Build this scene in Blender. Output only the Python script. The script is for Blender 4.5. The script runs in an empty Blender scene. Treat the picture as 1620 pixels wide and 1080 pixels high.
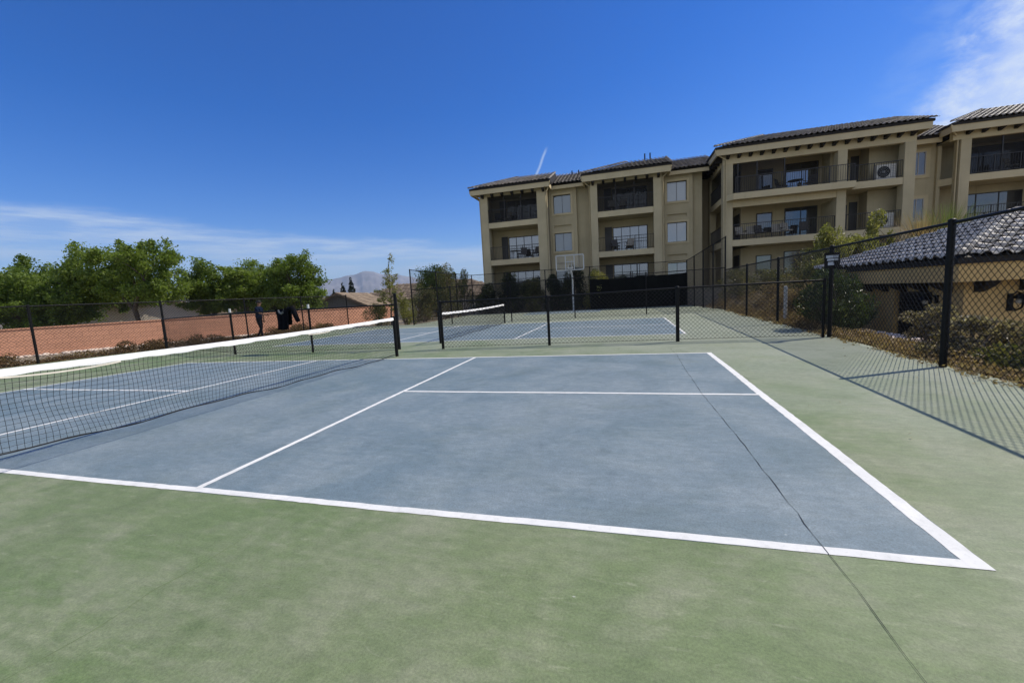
import bpy, math, random
import numpy as np
from mathutils import Vector, Matrix

# ------------------------------------------------------------------ camera, world, sun, exposure
S = bpy.context.scene
COL = S.collection
R_ = math.radians
cam_d = bpy.data.cameras.new("camera")
cam = bpy.data.objects.new("camera", cam_d)
COL.objects.link(cam)
cam_d.sensor_width = 36.0
cam_d.lens = 14.2834
cam_d.clip_start = 0.05
cam_d.clip_end = 30000
cr = Vector((0.964709, 0.2574489, -0.05528655))
cu = Vector((0.02365992, 0.12436186, 0.99195481))
cf = Vector((-0.26225321, 0.95825581, -0.11388178))
cam.matrix_world = Matrix(((cr.x, cu.x, -cf.x, 5.14874), (cr.y, cu.y, -cf.y, -5.17801), (cr.z, cu.z, -cf.z, 1.3092), (0, 0, 0, 1)))
S.camera = cam
S.view_settings.view_transform = 'Standard'
S.view_settings.look = 'None'
S.view_settings.gamma = 1
S.view_settings.exposure = 0.0
S.cycles.max_bounces = 6
S.cycles.diffuse_bounces = 2
S.cycles.glossy_bounces = 3
S.cycles.transmission_bounces = 3
S.cycles.transparent_max_bounces = 24
S.cycles.use_denoising = True
S.cycles.use_adaptive_sampling = True
S.cycles.adaptive_threshold = 0.006

SUN = Vector((0.77, 0.40, 1.0)).normalized()          # towards the sun
SUN_EL = math.asin(SUN.z)
SUN_AZ = math.atan2(SUN.x, SUN.y)
sd = bpy.data.lights.new("sun", 'SUN')
sd.energy = 4.8
sd.angle = R_(0.53)
sd.color = (1.0, 0.93, 0.80)
so = bpy.data.objects.new("sun", sd)
COL.objects.link(so)
so.rotation_euler = (-SUN).to_track_quat('-Z', 'Y').to_euler()
so.location = (20, 10, 40)

W = bpy.data.worlds.new("World")
S.world = W
W.use_nodes = True


class NT:
    """small node-tree helper"""
    def __init__(s, tree):
        s.t = tree
        s.n = tree.nodes
        s.l = tree.links

    def add(s, typ, **kw):
        nd = s.n.new(typ)
        for k, v in kw.items():
            setattr(nd, k, v)
        return nd

    def put(s, sock, v):
        if isinstance(v, bpy.types.NodeSocket):
            s.l.new(v, sock)
        elif v is not None:
            if sock.type == 'RGBA' and len(v) == 3:
                v = (*v, 1)
            sock.default_value = v

    def math(s, op, a, b=None, c=None, clamp=False):
        nd = s.add('ShaderNodeMath', operation=op, use_clamp=clamp)
        s.put(nd.inputs[0], a)
        if b is not None:
            s.put(nd.inputs[1], b)
        if c is not None:
            s.put(nd.inputs[2], c)
        return nd.outputs[0]

    def dot(s, a, vec):
        nd = s.add('ShaderNodeVectorMath', operation='DOT_PRODUCT')
        s.put(nd.inputs[0], a)
        nd.inputs[1].default_value = vec
        return nd.outputs['Value']

    def sstep(s, v, lo, hi):
        nd = s.add('ShaderNodeMapRange', interpolation_type='SMOOTHSTEP')
        s.put(nd.inputs['Value'], v)
        nd.inputs['From Min'].default_value = lo
        nd.inputs['From Max'].default_value = hi
        return nd.outputs['Result']

    def mix(s, f, a, b, blend='MIX'):
        nd = s.add('ShaderNodeMix', data_type='RGBA', blend_type=blend)
        s.put(nd.inputs['Factor'], f)
        s.put(nd.inputs['A'], a)
        s.put(nd.inputs['B'], b)
        return nd.outputs['Result']

    def scale(s, vec, sc, rot=(0, 0, 0)):
        nd = s.add('ShaderNodeMapping')
        s.put(nd.inputs['Vector'], vec)
        nd.inputs['Scale'].default_value = sc
        nd.inputs['Rotation'].default_value = rot
        return nd.outputs[0]

    def noise(s, vec, sc, detail=4, rough=0.55, dist=0.0):
        nd = s.add('ShaderNodeTexNoise')
        s.put(nd.inputs['Vector'], vec)
        nd.inputs['Scale'].default_value = sc
        nd.inputs['Detail'].default_value = detail
        nd.inputs['Roughness'].default_value = rough
        nd.inputs['Distortion'].default_value = dist
        return nd.outputs['Fac']

    def ramp(s, f, stops):
        nd = s.add('ShaderNodeValToRGB')
        s.put(nd.inputs[0], f)
        e = nd.color_ramp.elements
        while len(e) < len(stops):
            e.new(0.5)
        for el, (p, c) in zip(e, stops):
            el.position = p
            el.color = (*c, 1) if len(c) == 3 else c
        return nd.outputs[0]


def build_world():
    t = NT(W.node_tree)
    t.n.clear()
    out = t.add('ShaderNodeOutputWorld')
    bg = t.add('ShaderNodeBackground')
    sky = t.add('ShaderNodeTexSky', sky_type='NISHITA', sun_disc=False)
    sky.sun_elevation = SUN_EL
    sky.sun_rotation = SUN_AZ
    sky.altitude = 900
    sky.air_density = 1.0
    sky.dust_density = 0.35
    sky.ozone_density = 4.0
    d = t.add('ShaderNodeTexCoord').outputs['Generated']
    hs = t.add('ShaderNodeHueSaturation')
    t.put(hs.inputs['Color'], sky.outputs[0])
    hs.inputs['Hue'].default_value = 0.517
    hs.inputs['Saturation'].default_value = 1.42
    hs.inputs['Value'].default_value = 1.0
    base = hs.outputs[0]
    sep = t.add('ShaderNodeSeparateXYZ')
    t.put(sep.inputs[0], d)
    # thin veil of cirrus above the left horizon, sloping down to the right
    e = sep.outputs['Z']
    line = t.math('ADD', e, t.math('MULTIPLY', sep.outputs['X'], 0.11))       # about 0.07 along the upper edge
    wob = t.noise(t.scale(d, (3, 3, 14)), 1.6, 5, 0.6)
    line2 = t.math('ADD', line, t.math('MULTIPLY', t.math('SUBTRACT', wob, 0.5), 0.05))
    up = t.math('SUBTRACT', 1.0, t.sstep(line2, 0.066, 0.092))
    low = t.sstep(line2, -0.06, 0.07)
    left = t.math('SUBTRACT', 1.0, t.sstep(sep.outputs['X'], -0.05, 0.25))
    streak = t.noise(t.scale(d, (4, 4, 40), (0, R_(5), 0)), 2.0, 6, 0.62)
    m1 = t.math('MULTIPLY', t.math('MULTIPLY', up, left), t.math('ADD', 0.30, t.math('MULTIPLY', low, 0.25)))
    m1 = t.math('MULTIPLY', m1, t.math('ADD', 0.45, t.math('MULTIPLY', t.sstep(streak, 0.35, 0.68), 0.95)))
    # cloud bank on the right, edge running up and to the right
    p0 = Vector((0.475, 0.843, 0.252))
    p1 = Vector((0.504, 0.778, 0.374))
    nn = p0.cross(p1).normalized()
    if nn.dot(Vector((0.62, 0.72, 0.28))) < 0:
        nn = -nn
    side = t.dot(d, nn)
    rag = t.noise(t.scale(d, (5, 5, 9), (0.3, 0.5, 0.2)), 2.2, 7, 0.62, 0.4)
    side = t.math('ADD', side, t.math('MULTIPLY', t.math('SUBTRACT', rag, 0.5), 0.10))
    m2 = t.math('MULTIPLY', t.sstep(side, -0.015, 0.06), t.math('SUBTRACT', 1.0, t.sstep(side, 0.25, 0.6)))
    m2 = t.math('MULTIPLY', m2, t.math('SUBTRACT', 1.0, t.sstep(e, 0.33, 0.55)))
    m2 = t.math('MULTIPLY', m2, t.math('ADD', 0.58, t.math('MULTIPLY', t.sstep(rag, 0.33, 0.66), 0.42)))
    m2b = t.math('MULTIPLY', t.sstep(side, -0.10, 0.03), t.math('MULTIPLY', t.sstep(rag, 0.4, 0.75), 0.28))
    m2b = t.math('MULTIPLY', m2b, t.math('SUBTRACT', 1.0, t.sstep(side, 0.2, 0.5)))
    # short contrail
    a = Vector((-0.150, 0.935, 0.321))
    b = Vector((-0.181, 0.947, 0.266))
    cn = a.cross(b).normalized()
    ct = (b - a).normalized()
    cd = t.math('ABSOLUTE', t.math('ADD', t.dot(d, cn), t.math('MULTIPLY', t.math('SUBTRACT', t.noise(d, 18, 3), 0.5), 0.008)))
    ca = t.dot(d, ct)
    a0, b0 = a.dot(ct), b.dot(ct)
    m3 = t.math('MULTIPLY', t.math('SUBTRACT', 1.0, t.sstep(cd, 0.0004, 0.0045)),
                t.math('MULTIPLY', t.sstep(ca, a0 - 0.004, a0 + 0.02), t.math('SUBTRACT', 1.0, t.sstep(ca, b0 - 0.004, b0 + 0.012))))
    m3 = t.math('MULTIPLY', m3, t.sstep(sep.outputs['Y'], 0.0, 0.4))
    m3 = t.math('MULTIPLY', m3, 0.48)
    # broken high cloud, unseen, added behind the photographer as pale fill light
    back = t.sstep(t.math('ADD', t.math('MULTIPLY', sep.outputs['Y'], -1.0), t.math('MULTIPLY', sep.outputs['X'], 0.1)), -0.12, 0.30)
    bn_ = t.noise(t.scale(d, (1.5, 1.5, 3.0), (0.2, 0.1, 0.4)), 1.7, 6, 0.6, 0.5)
    m4 = t.math('MULTIPLY', back, t.sstep(bn_, 0.36, 0.62))
    base = t.mix(t.math('MULTIPLY', m4, 0.85), base, (5.6, 5.7, 5.9))
    c = t.mix(m1, base, (4.3, 5.2, 6.5))
    c = t.mix(t.math('MAXIMUM', m2b, 0.0), c, (3.6, 4.7, 6.4))
    c = t.mix(m2, c, (5.2, 5.8, 6.8))
    c = t.mix(m3, c, (4.4, 5.3, 6.6))
    t.put(bg.inputs['Color'], c)
    bg.inputs['Strength'].default_value = 0.145
    t.put(out.inputs['Surface'], bg.outputs[0])


build_world()

# ------------------------------------------------------------------ helpers


def tag(o, label=None, cat=None, group=None, kind=None):
    if label:
        o['label'] = label
    if cat:
        o['category'] = cat
    if group:
        o['group'] = group
    if kind:
        o['kind'] = kind
    return o


def empty(name, loc=(0, 0, 0), rz=0.0):
    o = bpy.data.objects.new(name, None)
    o.empty_display_size = 0.2
    COL.objects.link(o)
    o.location = loc
    o.rotation_euler = (0, 0, rz)
    return o


def thing(name, label, cat, loc=(0, 0, 0), rz=0.0, group=None):
    return tag(empty(name, loc, rz), label, cat, group)


class MB:
    """collects shapes, then links them as ONE mesh object"""
    def __init__(s):
        s.v = []
        s.f = []
        s.sm = []

    def raw(s, vs, fs, smooth=False):
        o = len(s.v)
        s.v.extend([tuple(p) for p in vs])
        for f in fs:
            s.f.append(tuple(i + o for i in f))
            s.sm.append(smooth)
        return s

    def box(s, x0, x1, y0, y1, z0, z1):
        return s.raw([(x0, y0, z0), (x1, y0, z0), (x1, y1, z0), (x0, y1, z0), (x0, y0, z1), (x1, y0, z1), (x1, y1, z1), (x0, y1, z1)],
                     [(0, 3, 2, 1), (4, 5, 6, 7), (0, 1, 5, 4), (1, 2, 6, 5), (2, 3, 7, 6), (3, 0, 4, 7)])

    def bar(s, p, q, w, h, up=(0, 0, 1)):
        p, q = Vector(p), Vector(q)
        d = (q - p).normalized()
        up = Vector(up)
        if abs(d.dot(up)) > 0.98:
            up = Vector((0, 1, 0))
        a = d.cross(up).normalized() * (w / 2)
        b = a.cross(d).normalized() * (h / 2)
        vs = [p - a - b, p + a - b, p + a + b, p - a + b, q - a - b, q + a - b, q + a + b, q - a + b]
        return s.raw(vs, [(0, 3, 2, 1), (4, 5, 6, 7), (0, 1, 5, 4), (1, 2, 6, 5), (2, 3, 7, 6), (3, 0, 4, 7)])

    def tube(s, pts, r, n=8, cap=True, smooth=True):
        pts = [Vector(p) for p in pts]
        rs = r if isinstance(r, (list, tuple)) else [r] * len(pts)
        vs, fs = [], []
        ref = Vector((0.13, 0.21, 0.97)).normalized()
        for i, p in enumerate(pts):
            d = (pts[min(i + 1, len(pts) - 1)] - pts[max(i - 1, 0)])
            d = d.normalized() if d.length > 1e-9 else Vector((0, 0, 1))
            rr = ref if abs(d.dot(ref)) < 0.95 else Vector((1, 0, 0))
            a = d.cross(rr).normalized()
            b = d.cross(a)
            for k in range(n):
                t = 2 * math.pi * k / n
                vs.append(p + a * (math.cos(t) * rs[i]) + b * (math.sin(t) * rs[i]))
        for i in range(len(pts) - 1):
            for k in range(n):
                fs.append((i * n + k, i * n + (k + 1) % n, (i + 1) * n + (k + 1) % n, (i + 1) * n + k))
        s.raw(vs, fs, smooth)
        if cap:
            s.raw(vs[:n], [tuple(range(n - 1, -1, -1))])
            s.raw(vs[-n:], [tuple(range(n))])
        return s

    def prism(s, poly, z0, z1):
        n = len(poly)
        vs = [(x, y, z0) for x, y in poly] + [(x, y, z1) for x, y in poly]
        fs = [tuple(range(n - 1, -1, -1)), tuple(range(n, 2 * n))]
        fs += [(i, (i + 1) % n, n + (i + 1) % n, n + i) for i in range(n)]
        return s.raw(vs, fs)

    def ball(s, c, r, nu=10, nv=6, sc=(1, 1, 1)):
        vs, fs = [], []
        for j in range(nv + 1):
            th = math.pi * j / nv
            for i in range(nu):
                ph = 2 * math.pi * i / nu
                vs.append((c[0] + r * sc[0] * math.sin(th) * math.cos(ph), c[1] + r * sc[1] * math.sin(th) * math.sin(ph), c[2] + r * sc[2] * math.cos(th)))
        for j in range(nv):
            for i in range(nu):
                fs.append((j * nu + i, (j + 1) * nu + i, (j + 1) * nu + (i + 1) % nu, j * nu + (i + 1) % nu))
        return s.raw(vs, fs, True)

    def mesh(s, name):
        me = bpy.data.meshes.new(name)
        me.from_pydata(s.v, [], s.f)
        if any(s.sm):
            me.polygons.foreach_set('use_smooth', s.sm)
        me.update()
        return me

    def build(s, name, mat, parent=None):
        me = s.mesh(name)
        me.materials.append(mat)
        o = bpy.data.objects.new(name, me)
        COL.objects.link(o)
        if parent:
            o.parent = parent
        return o


def np_mesh(name, verts, faces4, mat, parent=None):
    """quad mesh straight from numpy arrays"""
    me = bpy.data.meshes.new(name)
    nv, nf = len(verts), len(faces4)
    me.vertices.add(nv)
    me.vertices.foreach_set('co', np.asarray(verts, np.float32).ravel())
    me.loops.add(nf * 4)
    me.loops.foreach_set('vertex_index', np.asarray(faces4, np.int32).ravel())
    me.polygons.add(nf)
    me.polygons.foreach_set('loop_start', np.arange(nf, dtype=np.int32) * 4)
    me.polygons.foreach_set('loop_total', np.full(nf, 4, np.int32))
    me.update(calc_edges=True)
    me.validate()
    me.materials.append(mat)
    o = bpy.data.objects.new(name, me)
    COL.objects.link(o)
    if parent:
        o.parent = parent
    return o


def copy_tree(o, parent=None):
    c = o.copy()
    COL.objects.link(c)
    if parent:
        c.parent = parent
    for ch in list(o.children):
        copy_tree(ch, c)
    return c


# ------------------------------------------------------------------ materials
MAT = {}


def mat_new(name):
    m = bpy.data.materials.new(name)
    m.use_nodes = True
    t = NT(m.node_tree)
    b = t.n['Principled BSDF']
    MAT[name] = m
    return m, t, b


def plain(name, col, rough=0.7, metal=0.0, var=0.12, scale=6.0, bump=0.0, bscale=60.0, spec=None):
    """a colour with soft wear-like variation and a fine bump"""
    m, t, b = mat_new(name)
    co = t.add('ShaderNodeTexCoord').outputs['Object']
    n = t.noise(co, scale, 5, 0.6)
    lo = tuple(c * (1 - var) for c in col)
    hi = tuple(min(1, c * (1 + var)) for c in col)
    t.put(b.inputs['Base Color'], t.ramp(n, [(0.3, lo), (0.7, hi)]))
    b.inputs['Roughness'].default_value = rough
    b.inputs['Metallic'].default_value = metal
    if spec is not None:
        b.inputs['Specular IOR Level'].default_value = spec
    if bump:
        bn = t.add('ShaderNodeBump')
        bn.inputs['Strength'].default_value = bump
        bn.inputs['Distance'].default_value = 0.01
        t.put(bn.inputs['Height'], t.noise(co, bscale, 4, 0.65))
        t.put(b.inputs['Normal'], bn.outputs[0])
    return m


def court_paint(name, ca, cb, cc, dust, far_sheen=None):
    m, t, b = mat_new(name)
    co = t.add('ShaderNodeTexCoord').outputs['Object']
    big = t.noise(co, 0.33, 4, 0.55, 0.3)
    mid = t.noise(t.scale(co, (1, 1, 1)), 1.4, 6, 0.62, 0.5)
    brush = t.noise(t.scale(co, (1.2, 5.0, 1), (0, 0, R_(25))), 3.0, 5, 0.6)
    fine = t.noise(co, 90, 3, 0.6)
    grit = t.noise(co, 420, 2, 0.5)
    c = t.ramp(big, [(0.33, ca), (0.5, cb), (0.66, cc)])
    f2 = t.sstep(t.math('ADD', t.math('MULTIPLY', mid, 0.7), t.math('MULTIPLY', brush, 0.3)), 0.40, 0.68)
    c = t.mix(t.math('MULTIPLY', f2, 0.72), c, dust)
    if far_sheen:
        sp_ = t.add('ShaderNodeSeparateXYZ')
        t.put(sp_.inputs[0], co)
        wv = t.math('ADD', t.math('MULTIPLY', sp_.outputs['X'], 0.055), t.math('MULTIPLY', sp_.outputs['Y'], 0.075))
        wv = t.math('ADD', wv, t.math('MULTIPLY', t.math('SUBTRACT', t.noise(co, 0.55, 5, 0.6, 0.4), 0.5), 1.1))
        c = t.mix(t.math('MULTIPLY', t.sstep(wv, 0.0, 0.85), 0.88), c, far_sheen)  # sun sheen painted in: paler, greyer towards the right and far side
    # worn, chalky streaks
    st = t.noise(t.scale(co, (2.2, 9.0, 1), (0, 0, R_(-38))), 2.6, 6, 0.7, 0.6)
    c = t.mix(t.math('MULTIPLY', t.sstep(st, 0.56, 0.76), 0.42), c, tuple(min(1, x * 1.32) for x in dust))
    dk = t.noise(t.scale(co, (0.9, 0.9, 1)), 2.1, 5, 0.66, 0.8)
    c = t.mix(t.math('MULTIPLY', t.sstep(dk, 0.56, 0.76), 0.38), c, tuple(x * 0.6 for x in ca))
    # small pale scuffs
    vo = t.add('ShaderNodeTexVoronoi', feature='F1')
    t.put(vo.inputs['Vector'], t.scale(co, (1, 1.8, 1), (0, 0, 0.6)))
    vo.inputs['Scale'].default_value = 2.3
    sp = t.math('SUBTRACT', 1.0, t.sstep(vo.outputs['Distance'], 0.010, 0.028))
    c = t.mix(t.math('MULTIPLY', sp, 0.55), c, (0.62, 0.62, 0.58))
    g = t.math('ADD', t.math('MULTIPLY', fine, 0.5), t.math('MULTIPLY', grit, 0.5))
    c = t.mix(1.0, c, t.ramp(g, [(0.36, (0.72, 0.72, 0.72)), (0.64, (1.26, 1.26, 1.26))]), 'MULTIPLY')
    mott = t.noise(t.scale(co, (1.0, 1.6, 1), (0, 0, R_(15))), 11, 5, 0.7, 0.3)
    c = t.mix(1.0, c, t.ramp(mott, [(0.32, (0.86, 0.87, 0.86)), (0.68, (1.13, 1.12, 1.12))]), 'MULTIPLY')
    stn = t.noise(co, 0.9, 6, 0.65, 1.2)
    c = t.mix(1.0, c, t.ramp(stn, [(0.30, (0.84, 0.86, 0.82)), (0.5, (1, 1, 1)), (0.72, (1.08, 1.06, 1.06))]), 'MULTIPLY')
    t.put(b.inputs['Base Color'], c)
    b.inputs['Roughness'].default_value = 0.66
    b.inputs['Specular IOR Level'].default_value = 0.55
    bn = t.add('ShaderNodeBump')
    bn.inputs['Strength'].default_value = 0.35
    bn.inputs['Distance'].default_value = 0.003
    t.put(bn.inputs['Height'], t.noise(co, 260, 3, 0.6))
    t.put(b.inputs['Normal'], bn.outputs[0])
    return m


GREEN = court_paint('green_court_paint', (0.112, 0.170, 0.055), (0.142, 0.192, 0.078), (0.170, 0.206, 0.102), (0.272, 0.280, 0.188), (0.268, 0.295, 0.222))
BLUE = court_paint('blue_court_paint', (0.126, 0.183, 0.212), (0.146, 0.199, 0.227), (0.173, 0.221, 0.245), (0.236, 0.283, 0.298))


def line_paint():
    m, t, b = mat_new('white_line_paint')
    co = t.add('ShaderNodeTexCoord').outputs['Object']
    n = t.noise(co, 3.0, 6, 0.7)
    w = t.noise(co, 45, 4, 0.7)
    c = t.ramp(n, [(0.3, (0.66, 0.66, 0.63)), (0.7, (0.82, 0.81, 0.77))])
    c = t.mix(t.math('MULTIPLY', t.sstep(w, 0.54, 0.72), 0.32), c, (0.40, 0.43, 0.41))
    c = t.mix(t.math('MULTIPLY', t.sstep(t.noise(co, 7, 6, 0.72), 0.48, 0.70), 0.4), c, (0.48, 0.48, 0.45))
    t.put(b.inputs['Base Color'], c)
    b.inputs['Roughness'].default_value = 0.85
    return m


LINE = line_paint()
CRACK = plain('dark_crack', (0.035, 0.04, 0.035), 0.95, var=0.3, scale=20)  # dark tone of the open crack itself


def soil():
    m, t, b = mat_new('dry_soil')
    co = t.add('ShaderNodeTexCoord').outputs['Object']
    n1 = t.noise(co, 0.25, 5, 0.6)
    n2 = t.noise(co, 9, 6, 0.7)
    c = t.ramp(n1, [(0.3, (0.20, 0.155, 0.10)), (0.5, (0.27, 0.22, 0.15)), (0.7, (0.19, 0.18, 0.11))])
    c = t.mix(t.sstep(n2, 0.45, 0.7), c, (0.13, 0.10, 0.065))
    t.put(b.inputs['Base Color'], c)
    b.inputs['Roughness'].default_value = 0.95
    bn = t.add('ShaderNodeBump')
    bn.inputs['Strength'].default_value = 0.8
    bn.inputs['Distance'].default_value = 0.04
    t.put(bn.inputs['Height'], t.noise(co, 22, 5, 0.7))
    t.put(b.inputs['Normal'], bn.outputs[0])
    return m


SOIL = soil()
GRAVEL = plain('pale_gravel', (0.62, 0.51, 0.42), 0.95, var=0.45, scale=28, bump=0.9, bscale=30)
BLACK = plain('black_vinyl', (0.006, 0.006, 0.006), 0.5, var=0.3, scale=3, spec=0.2)
WIRE = plain('black_wire', (0.008, 0.008, 0.008), 0.55, var=0.25, scale=2, spec=0.2)
NETCORD = plain('net_cord', (0.010, 0.011, 0.013), 0.8, var=0.2)
TAPE = plain('white_vinyl_tape', (0.80, 0.79, 0.76), 0.6, var=0.06, scale=2.5, bump=0.25, bscale=25)
CREAM = plain('cream_cord', (0.62, 0.57, 0.47), 0.8, var=0.1)
CAPW = plain('pale_cap', (0.55, 0.56, 0.54), 0.5)
SCREEN_FAB = plain('dark_windscreen', (0.0035, 0.0040, 0.0032), 0.95, var=0.6, scale=1.2, bump=0.4, bscale=6, spec=0.1)


def stucco(name, col, var=0.08, streak=0.25, block=False):
    m, t, b = mat_new(name)
    co = t.add('ShaderNodeTexCoord').outputs['Object']
    n = t.noise(co, 0.7, 5, 0.6)
    c = t.ramp(n, [(0.3, tuple(x * (1 - var) for x in col)), (0.7, tuple(x * (1 + var) for x in col))])
    s = t.noise(t.scale(co, (3.5, 3.5, 0.25)), 1.6, 5, 0.65)
    c = t.mix(t.math('MULTIPLY', t.sstep(s, 0.52, 0.8), streak), c, tuple(x * 0.62 for x in col))
    if block:
        ge = t.add('ShaderNodeSeparateXYZ')
        t.put(ge.inputs[0], co)
        cb_ = t.add('ShaderNodeCombineXYZ')
        t.put(cb_.inputs[0], t.math('ADD', t.math('MULTIPLY', ge.outputs['Y'], 0.88), t.math('MULTIPLY', ge.outputs['X'], 0.47)))
        t.put(cb_.inputs[1], ge.outputs['Z'])
        br_ = t.add('ShaderNodeTexBrick')
        t.put(br_.inputs['Vector'], cb_.outputs[0])
        br_.inputs['Scale'].default_value = 1.0
        br_.inputs['Brick Width'].default_value = 0.41
        br_.inputs['Row Height'].default_value = 0.205
        br_.inputs['Mortar Size'].default_value = 0.011
        br_.inputs['Color1'].default_value = (0.92, 0.92, 0.92, 1)
        br_.inputs['Color2'].default_value = (1.08, 1.06, 1.05, 1)
        br_.inputs['Mortar'].default_value = (0.72, 0.72, 0.72, 1)
        c = t.mix(1.0, c, br_.outputs['Color'], 'MULTIPLY')
    t.put(b.inputs['Base Color'], c)
    b.inputs['Roughness'].default_value = 0.92
    bn = t.add('ShaderNodeBump')
    bn.inputs['Strength'].default_value = 0.35
    bn.inputs['Distance'].default_value = 0.008
    t.put(bn.inputs['Height'], t.noise(co, 55, 4, 0.65))
    t.put(b.inputs['Normal'], bn.outputs[0])
    return m


WALL = stucco('cream_stucco', (0.47, 0.395, 0.24), 0.11, 0.36)
TRIM = stucco('trim_stucco', (0.54, 0.45, 0.27), 0.09, 0.28)
POOLW = stucco('ochre_stucco', (0.62, 0.42, 0.17), 0.08, 0.12)
BRICKW = stucco('salmon_stucco', (0.57, 0.290, 0.180), 0.10, 0.25, True)
TANW = stucco('tan_house_wall', (0.55, 0.49, 0.41))
GREYW = stucco('grey_house_wall', (0.13, 0.135, 0.135))


def tile_mat(name, a, b_, c_, rough=0.40):
    m, t, b = mat_new(name)
    isl = t.add('ShaderNodeNewGeometry').outputs['Random Per Island']
    co = t.add('ShaderNodeTexCoord').outputs['Object']
    c = t.ramp(isl, [(0.0, a), (0.45, b_), (1.0, c_)])
    n = t.noise(co, 7, 5, 0.7)
    c = t.mix(t.math('MULTIPLY', t.sstep(n, 0.5, 0.75), 0.4), c, tuple(x * 0.55 for x in a))
    t.put(b.inputs['Base Color'], c)
    b.inputs['Roughness'].default_value = rough
    bn = t.add('ShaderNodeBump')
    bn.inputs['Strength'].default_value = 0.3
    bn.inputs['Distance'].default_value = 0.006
    t.put(bn.inputs['Height'], t.noise(co, 40, 4, 0.6))
    t.put(b.inputs['Normal'], bn.outputs[0])
    return m


TILE = tile_mat('grey_brown_roof_tile', (0.15, 0.125, 0.095), (0.26, 0.22, 0.17), (0.40, 0.34, 0.27))
TILEP = tile_mat('weathered_roof_tile', (0.36, 0.315, 0.255), (0.50, 0.445, 0.37), (0.62, 0.56, 0.475), 0.58)
TILEH = tile_mat('tan_roof_tile', (0.13, 0.095, 0.065), (0.20, 0.15, 0.105), (0.28, 0.215, 0.15), 0.95)
WOOD = plain('dark_brown_wood', (0.014, 0.010, 0.007), 0.75, var=0.3, scale=8)
RAIL = plain('bronze_railing', (0.022, 0.020, 0.018), 0.5, var=0.2)
FRAME = plain('dark_window_frame', (0.035, 0.033, 0.03), 0.5)
FRAMEP = plain('pale_window_frame', (0.45, 0.42, 0.36), 0.6)
WHITEM = plain('white_metal', (0.42, 0.43, 0.42), 0.45, var=0.08)
GREYM = plain('grey_metal', (0.30, 0.31, 0.31), 0.5, var=0.15)
ACW = plain('ac_casing', (0.62, 0.60, 0.54), 0.55, var=0.06)


def glass(name, dark, refl, tint, blinds=None):
    """a reflecting pane in front of a dim room or drawn blinds"""
    m, t, b = mat_new(name)
    co = t.add('ShaderNodeTexCoord').outputs['Object']
    if blinds:
        w = t.add('ShaderNodeTexWave', bands_direction='X')
        t.put(w.inputs['Vector'], co)
        w.inputs['Scale'].default_value = 4.5
        w.inputs['Distortion'].default_value = 0.6
        c = t.mix(w.outputs['Fac'], tuple(x * 0.75 for x in blinds), blinds)
    else:
        c = t.ramp(t.noise(co, 0.9, 3), [(0.4, dark), (0.7, tuple(x * 2.2 for x in dark))])
    t.put(b.inputs['Base Color'], c)
    b.inputs['Roughness'].default_value = 0.6
    g = t.add('ShaderNodeBsdfGlossy')
    g.inputs['Color'].default_value = (*tint, 1)
    g.inputs['Roughness'].default_value = 0.02
    mx = t.add('ShaderNodeMixShader')
    mx.inputs[0].default_value = refl
    t.l.new(b.outputs[0], mx.inputs[1])
    t.l.new(g.outputs[0], mx.inputs[2])
    t.l.new(mx.outputs[0], t.n['Material Output'].inputs['Surface'])
    return m


GLASSB = glass('pane_over_blinds', (0, 0, 0), 0.13, (0.85, 0.93, 1.0), (0.10, 0.115, 0.12))
GLASSL = glass('pane_over_pale_blinds', (0, 0, 0), 0.15, (0.9, 0.95, 1.0), (0.24, 0.26, 0.27))
GLASSM = glass('mirrored_pane', (0.012, 0.012, 0.012), 0.22, (0.88, 0.94, 1.0))
GLASSD = glass('dark_pane', (0.008, 0.008, 0.009), 0.12, (0.9, 0.95, 1.0))


def see_through(name, col, alpha, rough=0.6):
    m, t, b = mat_new(name)
    b.inputs['Base Color'].default_value = (*col, 1)
    b.inputs['Roughness'].default_value = rough
    b.inputs['Alpha'].default_value = alpha
    return m


INSECT = see_through('insect_screen', (0.008, 0.008, 0.008), 0.58, 0.9)
ACRYL = see_through('clear_acrylic', (0.5, 0.52, 0.52), 0.16, 0.15)


def leaf_mat(name, stops, trans=0.35, rough=0.5):
    m, t, b = mat_new(name)
    isl = t.add('ShaderNodeNewGeometry').outputs['Random Per Island']
    co = t.add('ShaderNodeTexCoord').outputs['Object']
    big = t.noise(co, 0.9, 3, 0.5)
    f = t.math('ADD', t.math('MULTIPLY', isl, 0.62), t.math('MULTIPLY', t.sstep(big, 0.3, 0.7), 0.38))
    c = t.ramp(f, stops)
    t.put(b.inputs['Base Color'], c)
    b.inputs['Roughness'].default_value = rough
    b.inputs['Specular IOR Level'].default_value = 0.3
    tr = t.add('ShaderNodeBsdfTranslucent')
    t.put(tr.inputs['Color'], t.mix(1.0, c, (1.25, 1.35, 0.7), 'MULTIPLY'))
    mx = t.add('ShaderNodeMixShader')
    mx.inputs[0].default_value = trans
    t.l.new(b.outputs[0], mx.inputs[1])
    t.l.new(tr.outputs[0], mx.inputs[2])
    t.l.new(mx.outputs[0], t.n['Material Output'].inputs['Surface'])
    return m


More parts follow.
